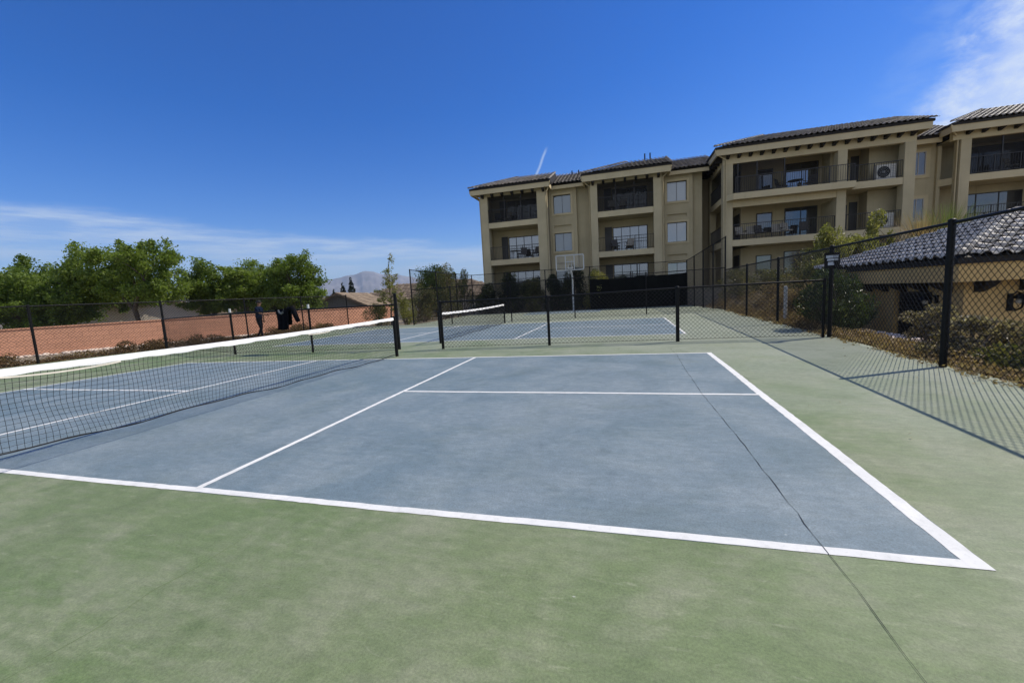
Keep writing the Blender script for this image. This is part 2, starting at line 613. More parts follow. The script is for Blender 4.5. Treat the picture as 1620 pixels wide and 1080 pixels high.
LEAF_TREE = leaf_mat('bright_tree_leaf', [(0.1, (0.09, 0.135, 0.020)), (0.45, (0.165, 0.225, 0.038)), (0.8, (0.22, 0.28, 0.065)), (1.0, (0.30, 0.34, 0.11))], 0.5)
LEAF_TREE2 = leaf_mat('deep_tree_leaf', [(0.1, (0.075, 0.115, 0.020)), (0.5, (0.135, 0.190, 0.034)), (1.0, (0.22, 0.28, 0.065))], 0.5)
LEAF_DARK = leaf_mat('dark_hedge_leaf', [(0.1, (0.012, 0.018, 0.010)), (0.6, (0.028, 0.036, 0.014)), (0.9, (0.08, 0.085, 0.025)), (1.0, (0.17, 0.165, 0.05))], 0.25)
LEAF_OLE = leaf_mat('glossy_oleander_leaf', [(0.1, (0.022, 0.034, 0.012)), (0.55, (0.055, 0.082, 0.022)), (0.85, (0.12, 0.155, 0.045)), (1.0, (0.22, 0.22, 0.10))], 0.25, 0.32)
LEAF_GREY = leaf_mat('glinting_shrub_leaf', [(0.1, (0.055, 0.044, 0.026)), (0.45, (0.185, 0.150, 0.095)), (0.75, (0.36, 0.30, 0.21)), (1.0, (0.68, 0.56, 0.47))], 0.4, 0.4)  # palest ramp end paints sun glints into the leaf colour
LEAF_RUST = leaf_mat('rusty_ground_leaf', [(0.1, (0.08, 0.055, 0.022)), (0.45, (0.17, 0.10, 0.045)), (0.75, (0.25, 0.16, 0.07)), (1.0, (0.17, 0.20, 0.05))], 0.35)
LEAF_DRY = leaf_mat('dry_straw', [(0.1, (0.13, 0.085, 0.04)), (0.5, (0.31, 0.215, 0.11)), (0.85, (0.48, 0.35, 0.19)), (1.0, (0.16, 0.15, 0.05))], 0.25, 0.7)
LEAF_YEL = leaf_mat('yellow_green_leaf', [(0.1, (0.08, 0.085, 0.020)), (0.5, (0.20, 0.20, 0.06)), (0.85, (0.34, 0.31, 0.12)), (1.0, (0.42, 0.34, 0.19))], 0.45)
LEAF_MIX = leaf_mat('mixed_shrub_leaf', [(0.1, (0.045, 0.052, 0.020)), (0.45, (0.12, 0.125, 0.042)), (0.8, (0.22, 0.18, 0.08)), (1.0, (0.34, 0.27, 0.13))], 0.35)
LEAF_GRASS = leaf_mat('fountain_grass_blade', [(0.1, (0.08, 0.11, 0.025)), (0.6, (0.14, 0.20, 0.05)), (1.0, (0.30, 0.27, 0.13))], 0.3)
LEAF_CYP = leaf_mat('cypress_leaf', [(0.1, (0.010, 0.016, 0.010)), (1.0, (0.028, 0.042, 0.020))], 0.1)
BARK = plain('grey_bark', (0.085, 0.066, 0.050), 0.95, var=0.35, scale=5, bump=0.8, bscale=18)
TWIG = plain('pale_twig', (0.16, 0.125, 0.09), 0.9, var=0.3, scale=5)

# ------------------------------------------------------------------ the ground


def ss(x, a, b):
    t = np.clip((x - a) / (b - a), 0, 1)
    return t * t * (3 - 2 * t)


def fence_x(y):
    """the left fence line"""
    return -12.4 + (y - 3.06) * 0.2147


def ground_h(x, y):
    x = np.asarray(x, float)
    y = np.asarray(y, float)
    d = np.minimum(fence_x(np.clip(y, -30, 14.5)), -5.9 + (np.clip(y, -30, 14.5) - 14.5) * 0.6) - x
    dw = -(x + 11.4) + (y - 18.2) * 0.538            # distance beyond the salmon wall
    z = -0.07 - 0.9 * ss(dw, 0.5, 4) * ss(-x, 8, 13) - 0.6 * ss(dw, 8, 18) * ss(-x, 8, 13)
    z = np.where(d < 0, -0.07, z)
    rise = ss(y, 23.7, 27.2) * ss(x, -9, -5) * 1.15
    slope = ss(x, 10.3, 13.5) * ss(y, 11.5, 20) * 1.2
    z = z + np.maximum(rise, slope)
    pool = ss(x, 10.9, 12.3) * (1 - ss(y, 10.8, 13.5)) * ss(y, -8, -3)
    z = z - 0.85 * pool
    z = z - 3.0 * ss(np.hypot(x, y), 70, 260)
    return z


def spaced(lo, hi, near_lo, near_hi, step):
    a = list(np.arange(near_lo, near_hi + step / 2, step))
    x, s = a[-1], step
    while x < hi:
        s *= 1.28
        x += s
        a.append(min(x, hi))
    x, s = a[0], step
    while x > lo:
        s *= 1.28
        x -= s
        a.insert(0, max(x, lo))
    return np.array(a)


gx = spaced(-9000, 9000, -32, 30, 0.45)
gy = spaced(-600, 12000, -12, 32, 0.45)
GX, GY = np.meshgrid(gx, gy)
GZ = ground_h(GX, GY)
nx, ny = len(gx), len(gy)
ii = np.arange(nx * ny).reshape(ny, nx)
q = np.stack([ii[:-1, :-1], ii[:-1, 1:], ii[1:, 1:], ii[1:, :-1]], -1).reshape(-1, 4)
g = np_mesh('ground', np.stack([GX, GY, GZ], -1).reshape(-1, 3), q, SOIL)
g.data.polygons.foreach_set('use_smooth', [True] * len(g.data.polygons))
tag(g, kind='structure')

pad_poly = [(-13.6, -16), (9.2, -16), (9.38, -1.8), (9.48, 1.7), (9.66, 5.2), (9.80, 8.7), (9.90, 12.2), (10.05, 16.4), (9.45, 23.45),
            (-5.62, 23.55), (-5.70, 14.6), (-9.9, 14.9), (-11.66, 6.32), (-12.36, 3.06)]
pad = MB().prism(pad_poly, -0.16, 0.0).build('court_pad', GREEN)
tag(pad, kind='structure')


def sheet(name, poly, z, mat):
    o = MB().raw([(x, y, z) for x, y in poly], [tuple(range(len(poly)))]).build(name, mat)
    return tag(o, kind='structure')


# painted playing areas (corners as surveyed)
NL, NR, FR, FL = (-6.55, -3.03), (6.696, -3.064), (6.785, 3.247), (-5.93, 2.83)
sheet('blue_playing_area', [NL, NR, FR, FL], 0.0012, BLUE)
c2 = [(-6.5, 6.05), (6.84, 6.62), (6.90, 13.0), (-6.4, 12.2)]
sheet('blue_playing_area', c2, 0.0012, BLUE)
sheet('blue_playing_area', [(-0.9, 19.6), (3.9, 19.8), (3.8, 23.2), (-1.0, 23.0)], 0.0012, BLUE)


def lerp2(a, b, t):
    return (a[0] + (b[0] - a[0]) * t, a[1] + (b[1] - a[1]) * t)


def stripe(mb, p, q_, w, side=0, z=0.0024):
    """flat painted stripe; side shifts it to lie left (+1) or right (-1) of p-q"""
    dx, dy = q_[0] - p[0], q_[1] - p[1]
    L = math.hypot(dx, dy)
    nx_, ny_ = -dy / L, dx / L
    a = (side - 1) * w / 2
    b = (side + 1) * w / 2
    n = max(2, int(L / 0.06))
    vs, fs = [], []
    for i in range(n + 1):
        t = i / n
        e = 0.0 if i in (0, n) else 1.0
        x, y = p[0] + dx * t, p[1] + dy * t
        for o in (a, b):
            o += e * (0.0035 * math.sin(t * L * 2.3 + p[0]) + random.Random(int(i * 7919 + p[1] * 1000)).gauss(0, 0.0018))
            vs.append((x + nx_ * o, y + ny_ * o, z))
        if i:
            k = 2 * i
            fs.append((k - 2, k, k + 1, k - 1))
    mb.raw(vs, fs)


LW = 0.055
ln = MB()
stripe(ln, NL, NR, 0.062, 1)
stripe(ln, (FR[0], FR[1]), (FL[0], FL[1]), LW, 1)
stripe(ln, (NR[0], NR[1]), (FR[0], FR[1]), 0.085, 1, 0.0027)
stripe(ln, (FL[0], FL[1]), (NL[0], NL[1]), LW, 1, 0.0027)
stripe(ln, (2.05, -3.0), (2.05, 3.10), LW, 0, 0.0030)
stripe(ln, (-1.99, -3.0), (-1.92, 2.87), LW, 0, 0.0030)
stripe(ln, (2.07, 0.0), (6.68, 0.012), LW, 0, 0.0033)
stripe(ln, (-6.25, -0.12), (-1.97, -0.11), LW, 0, 0.0033)
# court beyond the fence
A, B, C, D = c2
stripe(ln, A, B, LW, 1)
stripe(ln, C, D, LW, 1)
stripe(ln, B, C, LW, 1, 0.0027)
stripe(ln, D, A, LW, 1, 0.0027)
stripe(ln, (2.05, 6.42), (2.1, 12.7), LW, 0, 0.0030)
stripe(ln, (-2.1, 6.24), (-2.15, 12.5), LW, 0, 0.0030)
stripe(ln, (2.07, 9.55), (6.87, 9.8), LW, 0, 0.0033)
stripe(ln, (-2.12, 9.35), (-6.45, 9.1), LW, 0, 0.0033)
tag(ln.build('painted_lines', LINE), kind='structure')

# the long crack across the near court and a fainter seam in the green
rng = random.Random(5)


def crack(pts, w, name, z=0.0042):
    mb = MB()
    P = []
    for a, b in zip(pts[:-1], pts[1:]):
        n = max(2, int(math.hypot(b[0] - a[0], b[1] - a[1]) / 0.11))
        for k in range(n):
            t = k / n
            P.append((a[0] + (b[0] - a[0]) * t + rng.gauss(0, 0.0032), a[1] + (b[1] - a[1]) * t + rng.gauss(0, 0.0032)))
    P.append(pts[-1])
    vs, fs = [], []
    for i, (x, y) in enumerate(P):
        u = P[min(i + 1, len(P) - 1)]
        v = P[max(i - 1, 0)]
        dx, dy = u[0] - v[0], u[1] - v[1]
        L = math.hypot(dx, dy) or 1
        ww = w * (0.35 + 0.9 * rng.random() ** 1.6)
        vs += [(x - dy / L * ww, y + dx / L * ww, z), (x + dy / L * ww, y - dx / L * ww, z)]
    for i in range(len(P) - 1):
        fs.append((2 * i, 2 * i + 1, 2 * i + 3, 2 * i + 2))
    mb.raw(vs, fs)
    return tag(mb.build(name, CRACK), kind='structure')


FAINT = plain('faint_seam', (0.135, 0.185, 0.085), 0.95, var=0.3, scale=20)
crack([(2.93, -7.5), (2.91, -4.38), (2.96, -4.13), (2.95, -3.91), (2.99, -3.74), (3.0, -3.52), (2.98, -3.19), (2.97, -3.07)], 0.0025, 'surface_seam', 0.001).data.materials[0] = FAINT
crack([(6.12, 3.9), (6.146, 3.115), (6.09, 1.6), (6.06, 0.016), (6.075, -1.2), (6.078, -2.011), (6.069, -3.02), (6.081, -3.306), (6.063, -3.616), (6.058, -3.9), (6.07, -6)], 0.0022, 'surface_crack')

# ------------------------------------------------------------------ fences
WR = 0.0035


def mesh_wires(mb, a, b, h0, h1, z0=0.03, step=0.095, r=WR):
    """diagonal wires of chain link between two posts"""
    ax, ay = a
    bx, by = b
    L = math.hypot(bx - ax, by - ay)
    ux, uy = (bx - ax) / L, (by - ay) / L
    H = (h0 + h1) / 2 - z0
    offs = np.arange(-H, L, step)
    for sgn in (1, -1):
        for o in offs:
            s0, s1 = o, o + H
            t0, t1 = 0.0, 1.0
            if s0 < 0:
                t0 = -s0 / H
            if s1 > L:
                t1 = (L - s0) / H
            if t1 - t0 < 0.01:
                continue
            pts = []
            for t in (t0, t1):
                s_ = s0 + H * t
                tt = t if sgn > 0 else 1 - t
                top = h0 + (h1 - h0) * s_ / L
                pts.append((ax + ux * s_, ay + uy * s_, z0 + (top - z0) * tt))
            mb.tube(pts, r, 3, False, False)


def fence(label, pts, rail_h, post_r=0.03, post_extra=0.05, heights=None, name='chain_link_fence', post_tops=None, wires=True, mid=None, cat='fence', step=0.095, skip_mesh=(), wire=WR):
    """pts: post feet; heights: rail height at each post"""
    root = thing(name, label, cat, (pts[0][0], pts[0][1], 0))
    ox, oy = pts[0]
    hs = heights or [rail_h] * len(pts)
    L = [(x - ox, y - oy) for x, y in pts]
    for i, (x, y) in enumerate(L):
        top = hs[i] + post_extra if not post_tops or post_tops[i] is None else post_tops[i]
        pr = post_r if not isinstance(post_r, list) else post_r[i]
        m = MB().tube([(x, y, -0.15), (x, y, top)], pr, 10)
        m.ball((x, y, top), pr * 1.12, 10, 5, (1, 1, 0.6))
        m.build('fence_post', BLACK, root)
    r = MB()
    r.tube([(x, y, h) for (x, y), h in zip(L, hs)], 0.021, 8)
    r.build('top_rail', BLACK, root)
    if mid:
        MB().tube([(x, y, mid) for (x, y) in L], 0.018, 6).build('mid_rail', BLACK, root)
    w = MB()
    for i in range(len(L) - 1):
        if i in skip_mesh:
            continue
        mesh_wires(w, L[i], L[i + 1], hs[i], hs[i + 1], step=step, r=wire)
        w.tube([(*L[i], 0.05), (*L[i + 1], 0.05)], 0.004, 4, False, False)
    w.build('chain_mesh', WIRE, root)
    return root


# low fence along the right of both courts
rf_pts = [(9.0, -8.9), (9.13, -5.35), (9.26, -1.84), (9.39, 1.66), (9.545, 5.21), (9.67, 8.70), (9.76, 12.18), (9.93, 16.29)]
right_fence = fence('long black chain link fence along the right side of the courts', rf_pts, 1.93,
                    post_r=[0.036, 0.036, 0.036, 0.042, 0.042, 0.036, 0.036, 0.04], post_extra=0.03, step=0.099, wire=0.0038)
# tall fence round the basketball area
tall_pts = [(9.93, 16.29), (9.74, 18.0), (9.57, 19.7), (9.4, 21.5), (9.25, 23.3), (6.2, 23.32), (3.1, 23.35), (0.0, 23.38), (-2.8, 23.4), (-5.5, 23.42), (-5.5, 20.4), (-5.52, 17.4), (-5.55, 14.35)]
tall_h = [3.45, 3.3, 3.15, 3.0, 2.88, 2.88, 2.9, 2.9, 2.9, 2.9, 2.9, 2.9, 2.9]
tall_fence = fence('tall black chain link fence around the basketball area below the apartments', tall_pts, 2.9, post_r=0.033, post_extra=0.02, heights=tall_h, mid=None, step=0.11)
# windscreen on its far side
ox, oy = tall_pts[0]
ws = MB()
for (x0, x1, y0, y1, h) in ((3.1, 6.2, 23.2, 23.17, 2.05), (6.2, 9.2, 23.17, 23.15, 2.1)):
    n = 10
    vs, fs = [], []
    for k in range(n + 1):
        t = k / n
        yy = y0 + (y1 - y0) * t + 0.02 * math.sin(k * 1.9 + x0)
        zt = h - 0.05 * math.sin(math.pi * t) + 0.012 * math.sin(k * 2.7)
        vs += [(x0 + (x1 - x0) * t - ox, yy - oy, 0.03), (x0 + (x1 - x0) * t - ox, yy - oy, zt)]
    for k in range(n):
        fs.append((2 * k, 2 * k + 2, 2 * k + 3, 2 * k + 1))
    ws.raw(vs, fs)
ws.build('windscreen', SCREEN_FAB, tall_fence)
# fence between the far court and the basketball area
f2_pts = [(9.93, 16.29), (6.32, 15.74), (2.93, 14.96), (-0.1, 14.2), (-3.15, 13.9), (-5.55, 14.35)]
fence('black chain link fence behind the far pickleball court', f2_pts, 2.0, post_r=0.028, heights=[2.03, 1.98, 1.95, 1.9, 1.86, 1.86])
# fence between the two pickleball courts, right and left of the opening at the nets
mid_r = [(0.6, 4.57), (3.38, 4.83), (6.41, 5.03), (9.42, 5.2)]
fence('low black chain link fence right of the opening between the two courts', mid_r, 1.22, post_r=[0.036, 0.034, 0.042, 0.028], post_extra=0.02,
      heights=[1.22, 1.21, 1.25, 1.25])
mid_l = [(-0.74, 4.65), (-3.36, 4.42), (-5.99, 4.26), (-11.62, 6.22)]
ml = fence('low black chain link fence left of the opening between the two courts', mid_l, 1.22, post_r=[0.045, 0.03, 0.03, 0.02], post_extra=0.0,
           heights=[1.22, 1.22, 1.22, 1.12], post_tops=[1.5, 1.24, 1.24, 1.13])
for (x, y) in mid_l[1:3]:
    MB().tube([(x + 0.74, y - 4.65, 1.25), (x + 0.74, y - 4.65, 1.36)], 0.03, 8).build('post_cap', CAPW, ml)
# fence along the left edge of the courts
lf_pts = [(fence_x(y), y) for y in (-10.0, -6.72, -3.46, -0.2, 3.06, 6.32, 9.3, 12.0, 14.75)]
fence('black chain link fence along the left edge in front of the salmon wall', lf_pts, 1.78, post_r=[0.035] * 6 + [0.03] * 3, post_extra=0.03)

# sign on the gate post
sg = thing('sign', 'small black notice sign on the fence post by the gate', 'sign', (9.55, 5.21, 1.66))
dirv = Vector((-0.36, -0.93, 0))
sg.rotation_euler = (0, 0, math.atan2(dirv.x, -dirv.y) * 1.0)
MB().box(-0.135, 0.135, -0.058, -0.046, -0.165, 0.165).build('sign_board', BLACK, sg)
pl = MB()
pl.box(-0.105, 0.11, -0.061, -0.0585, 0.055, 0.11)
pl.box(-0.085, 0.10, -0.061, -0.0585, -0.005, 0.04)
pl.box(-0.07, 0.035, -0.061, -0.0585, -0.10, -0.03)
pl.build('printed_panel', plain('sign_white', (0.42, 0.45, 0.5), 0.6, var=0.25, scale=14), sg)

# ------------------------------------------------------------------ the nets


def make_net(label, x0, y0, x1, y1, hpost, hmid, sag, lift0, lift1, drop, cell, rcord, flaps=()):
    """posts at both ends; the bottom edge hangs lift0..lift1 above the court"""
    root = thing('pickleball_net', label, 'net', (x0, y0, 0))
    L = math.hypot(x1 - x0, y1 - y0)
    ux, uy = (x1 - x0) / L, (y1 - y0) / L
    nxp, nyp = -uy, ux

    def P(s, z, off=0.0):
        return (ux * s + nxp * off, uy * s + nyp * off, z)

    def top(s):
        return hpost - (hpost - hmid) * math.sin(math.pi * s / L) ** 0.8 if 0 < s < L else hpost

    def bot(s):
        t = s / L
        return lift0 * (1 - t) ** 1.4 + lift1 + 0.012 * math.sin(t * 21) + 0.008 * math.sin(t * 47)

    def bulge(s, f):      # the net bellies a little in the breeze
        return 0.05 * math.sin(f * math.pi) * math.sin(s * 0.9 + 0.4) + 0.012 * math.sin(f * 9 + s * 3)

    for s in (0, L):
        MB().tube([P(s, -0.05), P(s, hpost + 0.03)], 0.038, 12).build('net_post', BLACK, root)
    s0, s1 = 0.06, L - 0.06
    net = MB()
    ns = int((s1 - s0) / cell)
    nh = int((hmid - 0.06) / (cell * 1.22))
    for i in range(ns + 1):
        s = s0 + (s1 - s0) * i / ns
        pts = []
        for k in range(9):
            f = k / 8
            z = bot(s) + (top(s) - 0.04 - bot(s)) * f
            pts.append(P(s + 0.010 * math.sin(f * 6 + i * 0.31), z, bulge(s, f)))
        net.tube(pts, rcord, 3, False, False)
    m = int((s1 - s0) / 0.13)
    for j in range(nh + 1):
        f = j / nh
        pts = []
        for i in range(m + 1):
            s = s0 + (s1 - s0) * i / m
            z = bot(s) + (top(s) - 0.04 - bot(s)) * f + 0.0035 * math.sin(i * 1.7 + j * 2.3)
            pts.append(P(s, z, bulge(s, f)))
        net.tube(pts, rcord * (1.9 if j == 0 else 1), 3, False, False)
    net.build('net_mesh', NETCORD, root)
    # white band: folded over the head cable
    band = MB()
    m = 80
    vs, fs = [], []
    for i in range(m + 1):
        s = s0 - 0.02 + (s1 - s0 + 0.04) * i / m
        z = top(s)
        low = z - 0.062 + 0.005 * math.sin(i * 0.7) + 0.004 * math.sin(i * 1.9)
        ww = 0.004 * math.sin(i * 0.53)
        for (o, zz) in ((-0.014 + ww, low), (-0.012, z - 0.012), (0.0, z + 0.002), (0.012, z - 0.012), (0.014 + ww, low + 0.006)):
            vs.append(P(s, zz, o))
    for i in range(m):
        for k in range(4):
            fs.append((i * 5 + k, i * 5 + k + 1, (i + 1) * 5 + k + 1, (i + 1) * 5 + k))
    band.raw(vs, fs, True)
    band.build('top_band', TAPE, root)
    for (fa, fb, dep_) in flaps:      # lengths of band that have come unstitched
        fl = MB()
        vs, fs = [], []
        n = 24
        for i in range(n + 1):
            t = i / n
            s = fa + (fb - fa) * t
            dz = dep_ * math.sin(math.pi * t) ** 0.8
            z = top(s) - 0.060 - dz
            vs += [P(s, z, -0.020), P(s, z - 0.014, -0.024), P(s, z - 0.014, -0.019), P(s, z, -0.015)]
        for i in range(n):
            for k in range(4):
                fs.append((i * 4 + k, i * 4 + (k + 1) % 4, (i + 1) * 4 + (k + 1) % 4, (i + 1) * 4 + k))
        fl.raw(vs, fs)
        fl.build('loose_band', CREAM, root)
    bc = MB()
    pts = [P(s0 + (s1 - s0) * i / 60, bot(s0 + (s1 - s0) * i / 60) - 0.006, 0.0) for i in range(61)]
    bc.tube(pts, 0.006, 6)
    bc.build('bottom_cord', NETCORD, root)
    return root


make_net('near pickleball net with a white top band sagging loose at its left end', -0.02, -3.75, -0.07, 3.40, 0.93, 0.895, 0, 0.18, 0.035, 0, 0.045, 0.0019,
         flaps=((0.72, 1.62, 0.022), (4.35, 4.9, 0.014)))
make_net('far pickleball net standing behind the middle fence', -0.04, 5.8, -0.18, 13.2, 0.90, 0.86, 0, 0.04, 0.03, 0, 0.055, 0.0022)

# ------------------------------------------------------------------ roofs


def tile_field(mb, o, u, s, poly, P=0.30, Cc=0.38, R=0.055, lift=0.065, n=6):
    """barrel tiles on a slope; o eave corner, u along the eave, s up the slope, poly in (along, up) metres"""
    o, u, s = Vector(o), Vector(u), Vector(s)
    nrm = u.cross(s).normalized()

    def inside(px, py):
        c = False
        j = len(poly) - 1
        for i in range(len(poly)):
            xi, yi = poly[i]
            xj, yj = poly[j]
            if (yi > py) != (yj > py) and px < (xj - xi) * (py - yi) / (yj - yi) + xi:
                c = not c
            j = i
        return c

    us = [p[0] for p in poly]
    ss_ = [p[1] for p in poly]
    for r in range(int(max(ss_) / Cc) + 1):
        for c in range(int(min(us) / P) - 1, int(max(us) / P) + 1):
            cu_, cs_ = (c + 0.5) * P, (r + 0.5) * Cc
            if not inside(cu_, min(cs_, max(ss_) - 0.02)):
                continue
            jit = rng.uniform(-0.006, 0.006)
            vs, fs = [], []
            for row in range(2):
                sv = r * Cc + (Cc + 0.05) * row - 0.03
                zl = lift * (1 - row)
                for k in range(n + 1):
                    w = k / n
                    z = R * math.sin(math.pi * min(1, w / 0.62)) if w < 0.62 else -0.012 * math.sin(math.pi * (w - 0.62) / 0.38)
                    vs.append(o + u * (c * P + w * P + jit) + s * sv + nrm * (z + zl + 0.03))
            for k in range(n):
                fs.append((k, k + 1, n + 1 + k + 1, n + 1 + k))
            base = len(vs)
            for k in range(n + 1):
                vs.append(vs[k] - nrm * 0.022)
            for k in range(n):
                fs.append((base + k, base + k + 1, k + 1, k))
            mb.raw(vs, fs, True)


def hip_tiles(mb, p, q_, r=0.10, seg=0.36):
    p, q_ = Vector(p), Vector(q_)
    d = q_ - p
    L = d.length
    d.normalize()
    up = Vector((0, 0, 1))
    a = d.cross(up).normalized()
    b = a.cross(d)
    n = int(L / seg) + 1
    for i in range(n):
        c0 = p + d * (i * seg - 0.03)
        c1 = p + d * min((i + 1) * seg + 0.03, L)
        vs, fs = [], []
        for c_, rr, lift in ((c0, r * 1.12, 0.03), (c1, r * 0.95, 0.0)):
            for k in range(8):
                t = math.pi * k / 7
                vs.append(c_ + a * (math.cos(t) * rr) + b * (math.sin(t) * rr + lift))
        for k in range(7):
            fs.append((k, k + 1, 8 + k + 1, 8 + k))
        fs.append(tuple(range(7, -1, -1)))
        mb.raw(vs, fs, True)


def roof_block(root, x0, x1, y0, y1, z0, slope, hipL, hipR, tile=TILE, faces='F', P=0.30, Cc=0.38, name='roof', hips=(), R=0.072):
    run = (y1 - y0) / 2
    zr = z0 + run * slope
    xa = x0 + (run if hipL else 0)
    xb = x1 - (run if hipR else 0)
    ym = (y0 + y1) / 2
    body = MB()
    vs = [(x0, y0, z0), (x1, y0, z0), (x1, y1, z0), (x0, y1, z0), (xa, ym, zr), (xb, ym, zr)]
    body.raw(vs, [(0, 1, 5, 4), (2, 3, 4, 5), (3, 0, 4), (1, 2, 5), (0, 3, 2, 1)])
    # thin slab edge, dark to stand in for the shaded tile mouths
    body.box(x0 + 0.02, x1 - 0.02, y0 + 0.02, y1 - 0.02, z0 - 0.13, z0 - 0.004)
    o = body.build(name, tile if tile is TILEH else WOOD, root)
    q_ = math.sqrt(1 + slope * slope)
    t = MB()
    SL = run * q_
    if 'F' in faces:
        tile_field(t, (x0, y0 - 0.05, z0 - 0.02), (1, 0, 0), Vector((0, 1, slope)) / q_,
                   [(0, 0), (x1 - x0, 0), (xb - x0, SL), (xa - x0, SL)], P, Cc, R)
    if 'L' in faces and hipL:
        tile_field(t, (x0 - 0.05, y1, z0 - 0.02), (0, -1, 0), Vector((1, 0, slope)) / q_,
                   [(0, 0), (y1 - y0, 0), (run, SL)], P, Cc, R)
    ht = [((x0, y0, z0 + 0.05), (xa, ym, zr + 0.06))] if 'h' in faces else []
    if 'H' in faces:
        ht.append(((x0, y1, z0 + 0.05), (xa, ym, zr + 0.06)))
        ht.append(((xa, ym, zr + 0.06), (xb, ym, zr + 0.06)))
    for p, e in ht:
        hip_tiles(t, p, e)
    if not hipR and 'r' in faces:
        hip_tiles(t, (x1 - 0.05, y0, z0 + 0.03), (x1 - 0.05, ym, zr + 0.03), 0.085)
    t.build('roof_tiles', tile, o)
    return o


# ------------------------------------------------------------------ the apartment building
apt = thing('apartment_building', 'three storey cream apartment building with balconies and tiled roofs on the rise', 'building', (8, 30, 1.0))
AO = Vector((8, 30, 1.0))


def part(mb, name, mat, parent=None):
    """world-coordinate mesh made a part of the apartment building"""
    me_v = [(x - AO.x, y - AO.y, z - AO.z) for x, y, z in mb.v]
    mb.v = me_v
    return mb.build(name, mat, parent or apt)


FZ = [1.2, 4.2, 7.2]


def bx(*b):
    return MB().box(*b)


def railing(x0, x1, y, z, parent=None, gap=0.125):
    m = MB()
    m.bar((x0, y, z + 1.04), (x1, y, z + 1.04), 0.05, 0.04)
    m.bar((x0, y, z + 0.10), (x1, y, z + 0.10), 0.03, 0.03)
    n = int(abs(x1 - x0) / gap)
    for i in range(n + 1):
        x = x0 + (x1 - x0) * i / n
        m.box(x - 0.008, x + 0.008, y - 0.008, y + 0.008, z + 0.1, z + 1.03)
    for i in range(int(abs(x1 - x0) / 1.6) + 2):
        x = x0 + (x1 - x0) * i / (int(abs(x1 - x0) / 1.6) + 1)
        m.box(x - 0.022, x + 0.022, y - 0.022, y + 0.022, z, z + 1.05)
    return m


def railing_y(y0, y1, x, z, gap=0.125):
    m = MB()
    m.bar((x, y0, z + 1.04), (x, y1, z + 1.04), 0.05, 0.04)
    m.bar((x, y0, z + 0.10), (x, y1, z + 0.10), 0.03, 0.03)
    n = int(abs(y1 - y0) / gap)
    for i in range(n + 1):
        y = y0 + (y1 - y0) * i / n
        m.box(x - 0.008, x + 0.008, y - 0.008, y + 0.008, z + 0.1, z + 1.03)
    return m


def window(x0, x1, y, z0, z1, gl, nx_=2, nz_=1, name='window', fr=FRAME, fw=0.05, d=0.05):
    """frame standing d proud of wall plane y (facing -y), panes set inside"""
    m = MB()
    m.box(x0, x1, y - d, y, z0, z0 + fw)
    m.box(x0, x1, y - d, y, z1 - fw, z1)
    m.box(x0, x0 + fw, y - d, y, z0 + fw, z1 - fw)
    m.box(x1 - fw, x1, y - d, y, z0 + fw, z1 - fw)
    for i in range(1, nx_):
        x = x0 + (x1 - x0) * i / nx_
        m.box(x - fw * 0.4, x + fw * 0.4, y - d * 0.9, y, z0 + fw, z1 - fw)
    for i in range(1, nz_):
        z = z0 + (z1 - z0) * i / nz_
        m.box(x0 + fw, x1 - fw, y - d * 0.85, y, z - fw * 0.35, z + fw * 0.35)
    f = part(m, name, fr)
    g_ = MB()
    w = (x1 - x0 - 2 * fw) / nx_
    for i in range(nx_):       # panes are never perfectly in one plane
        t = rng.uniform(-0.006, 0.006)
        xa, xb = x0 + fw + w * i, x0 + fw + w * (i + 1)
        ya = y - d * 0.45
        g_.raw([(xa, ya + t, z0 + fw), (xb, ya - t, z0 + fw), (xb, ya - t + rng.uniform(-.004, .004), z1 - fw), (xa, ya + t, z1 - fw)], [(0, 1, 2, 3)])
    gg = part(g_, 'pane', gl, f)
    return f


def corbels(xs, y0, y1, z0, z1, w=0.15):
    for x in xs:
        m = MB()
        m.raw([(x - w / 2, y0, z1), (x + w / 2, y0, z1), (x + w / 2, y1, z1), (x - w / 2, y1, z1),
               (x - w / 2, y0, z0 + 0.14), (x + w / 2, y0, z0 + 0.14), (x + w / 2, y1, z0), (x - w / 2, y1, z0)],
              [(0, 1, 2, 3), (7, 6, 5, 4), (0, 4, 5, 1), (1, 5, 6, 2), (2, 6, 7, 3), (3, 7, 4, 0)])
        part(m, 'corbel', WOOD)


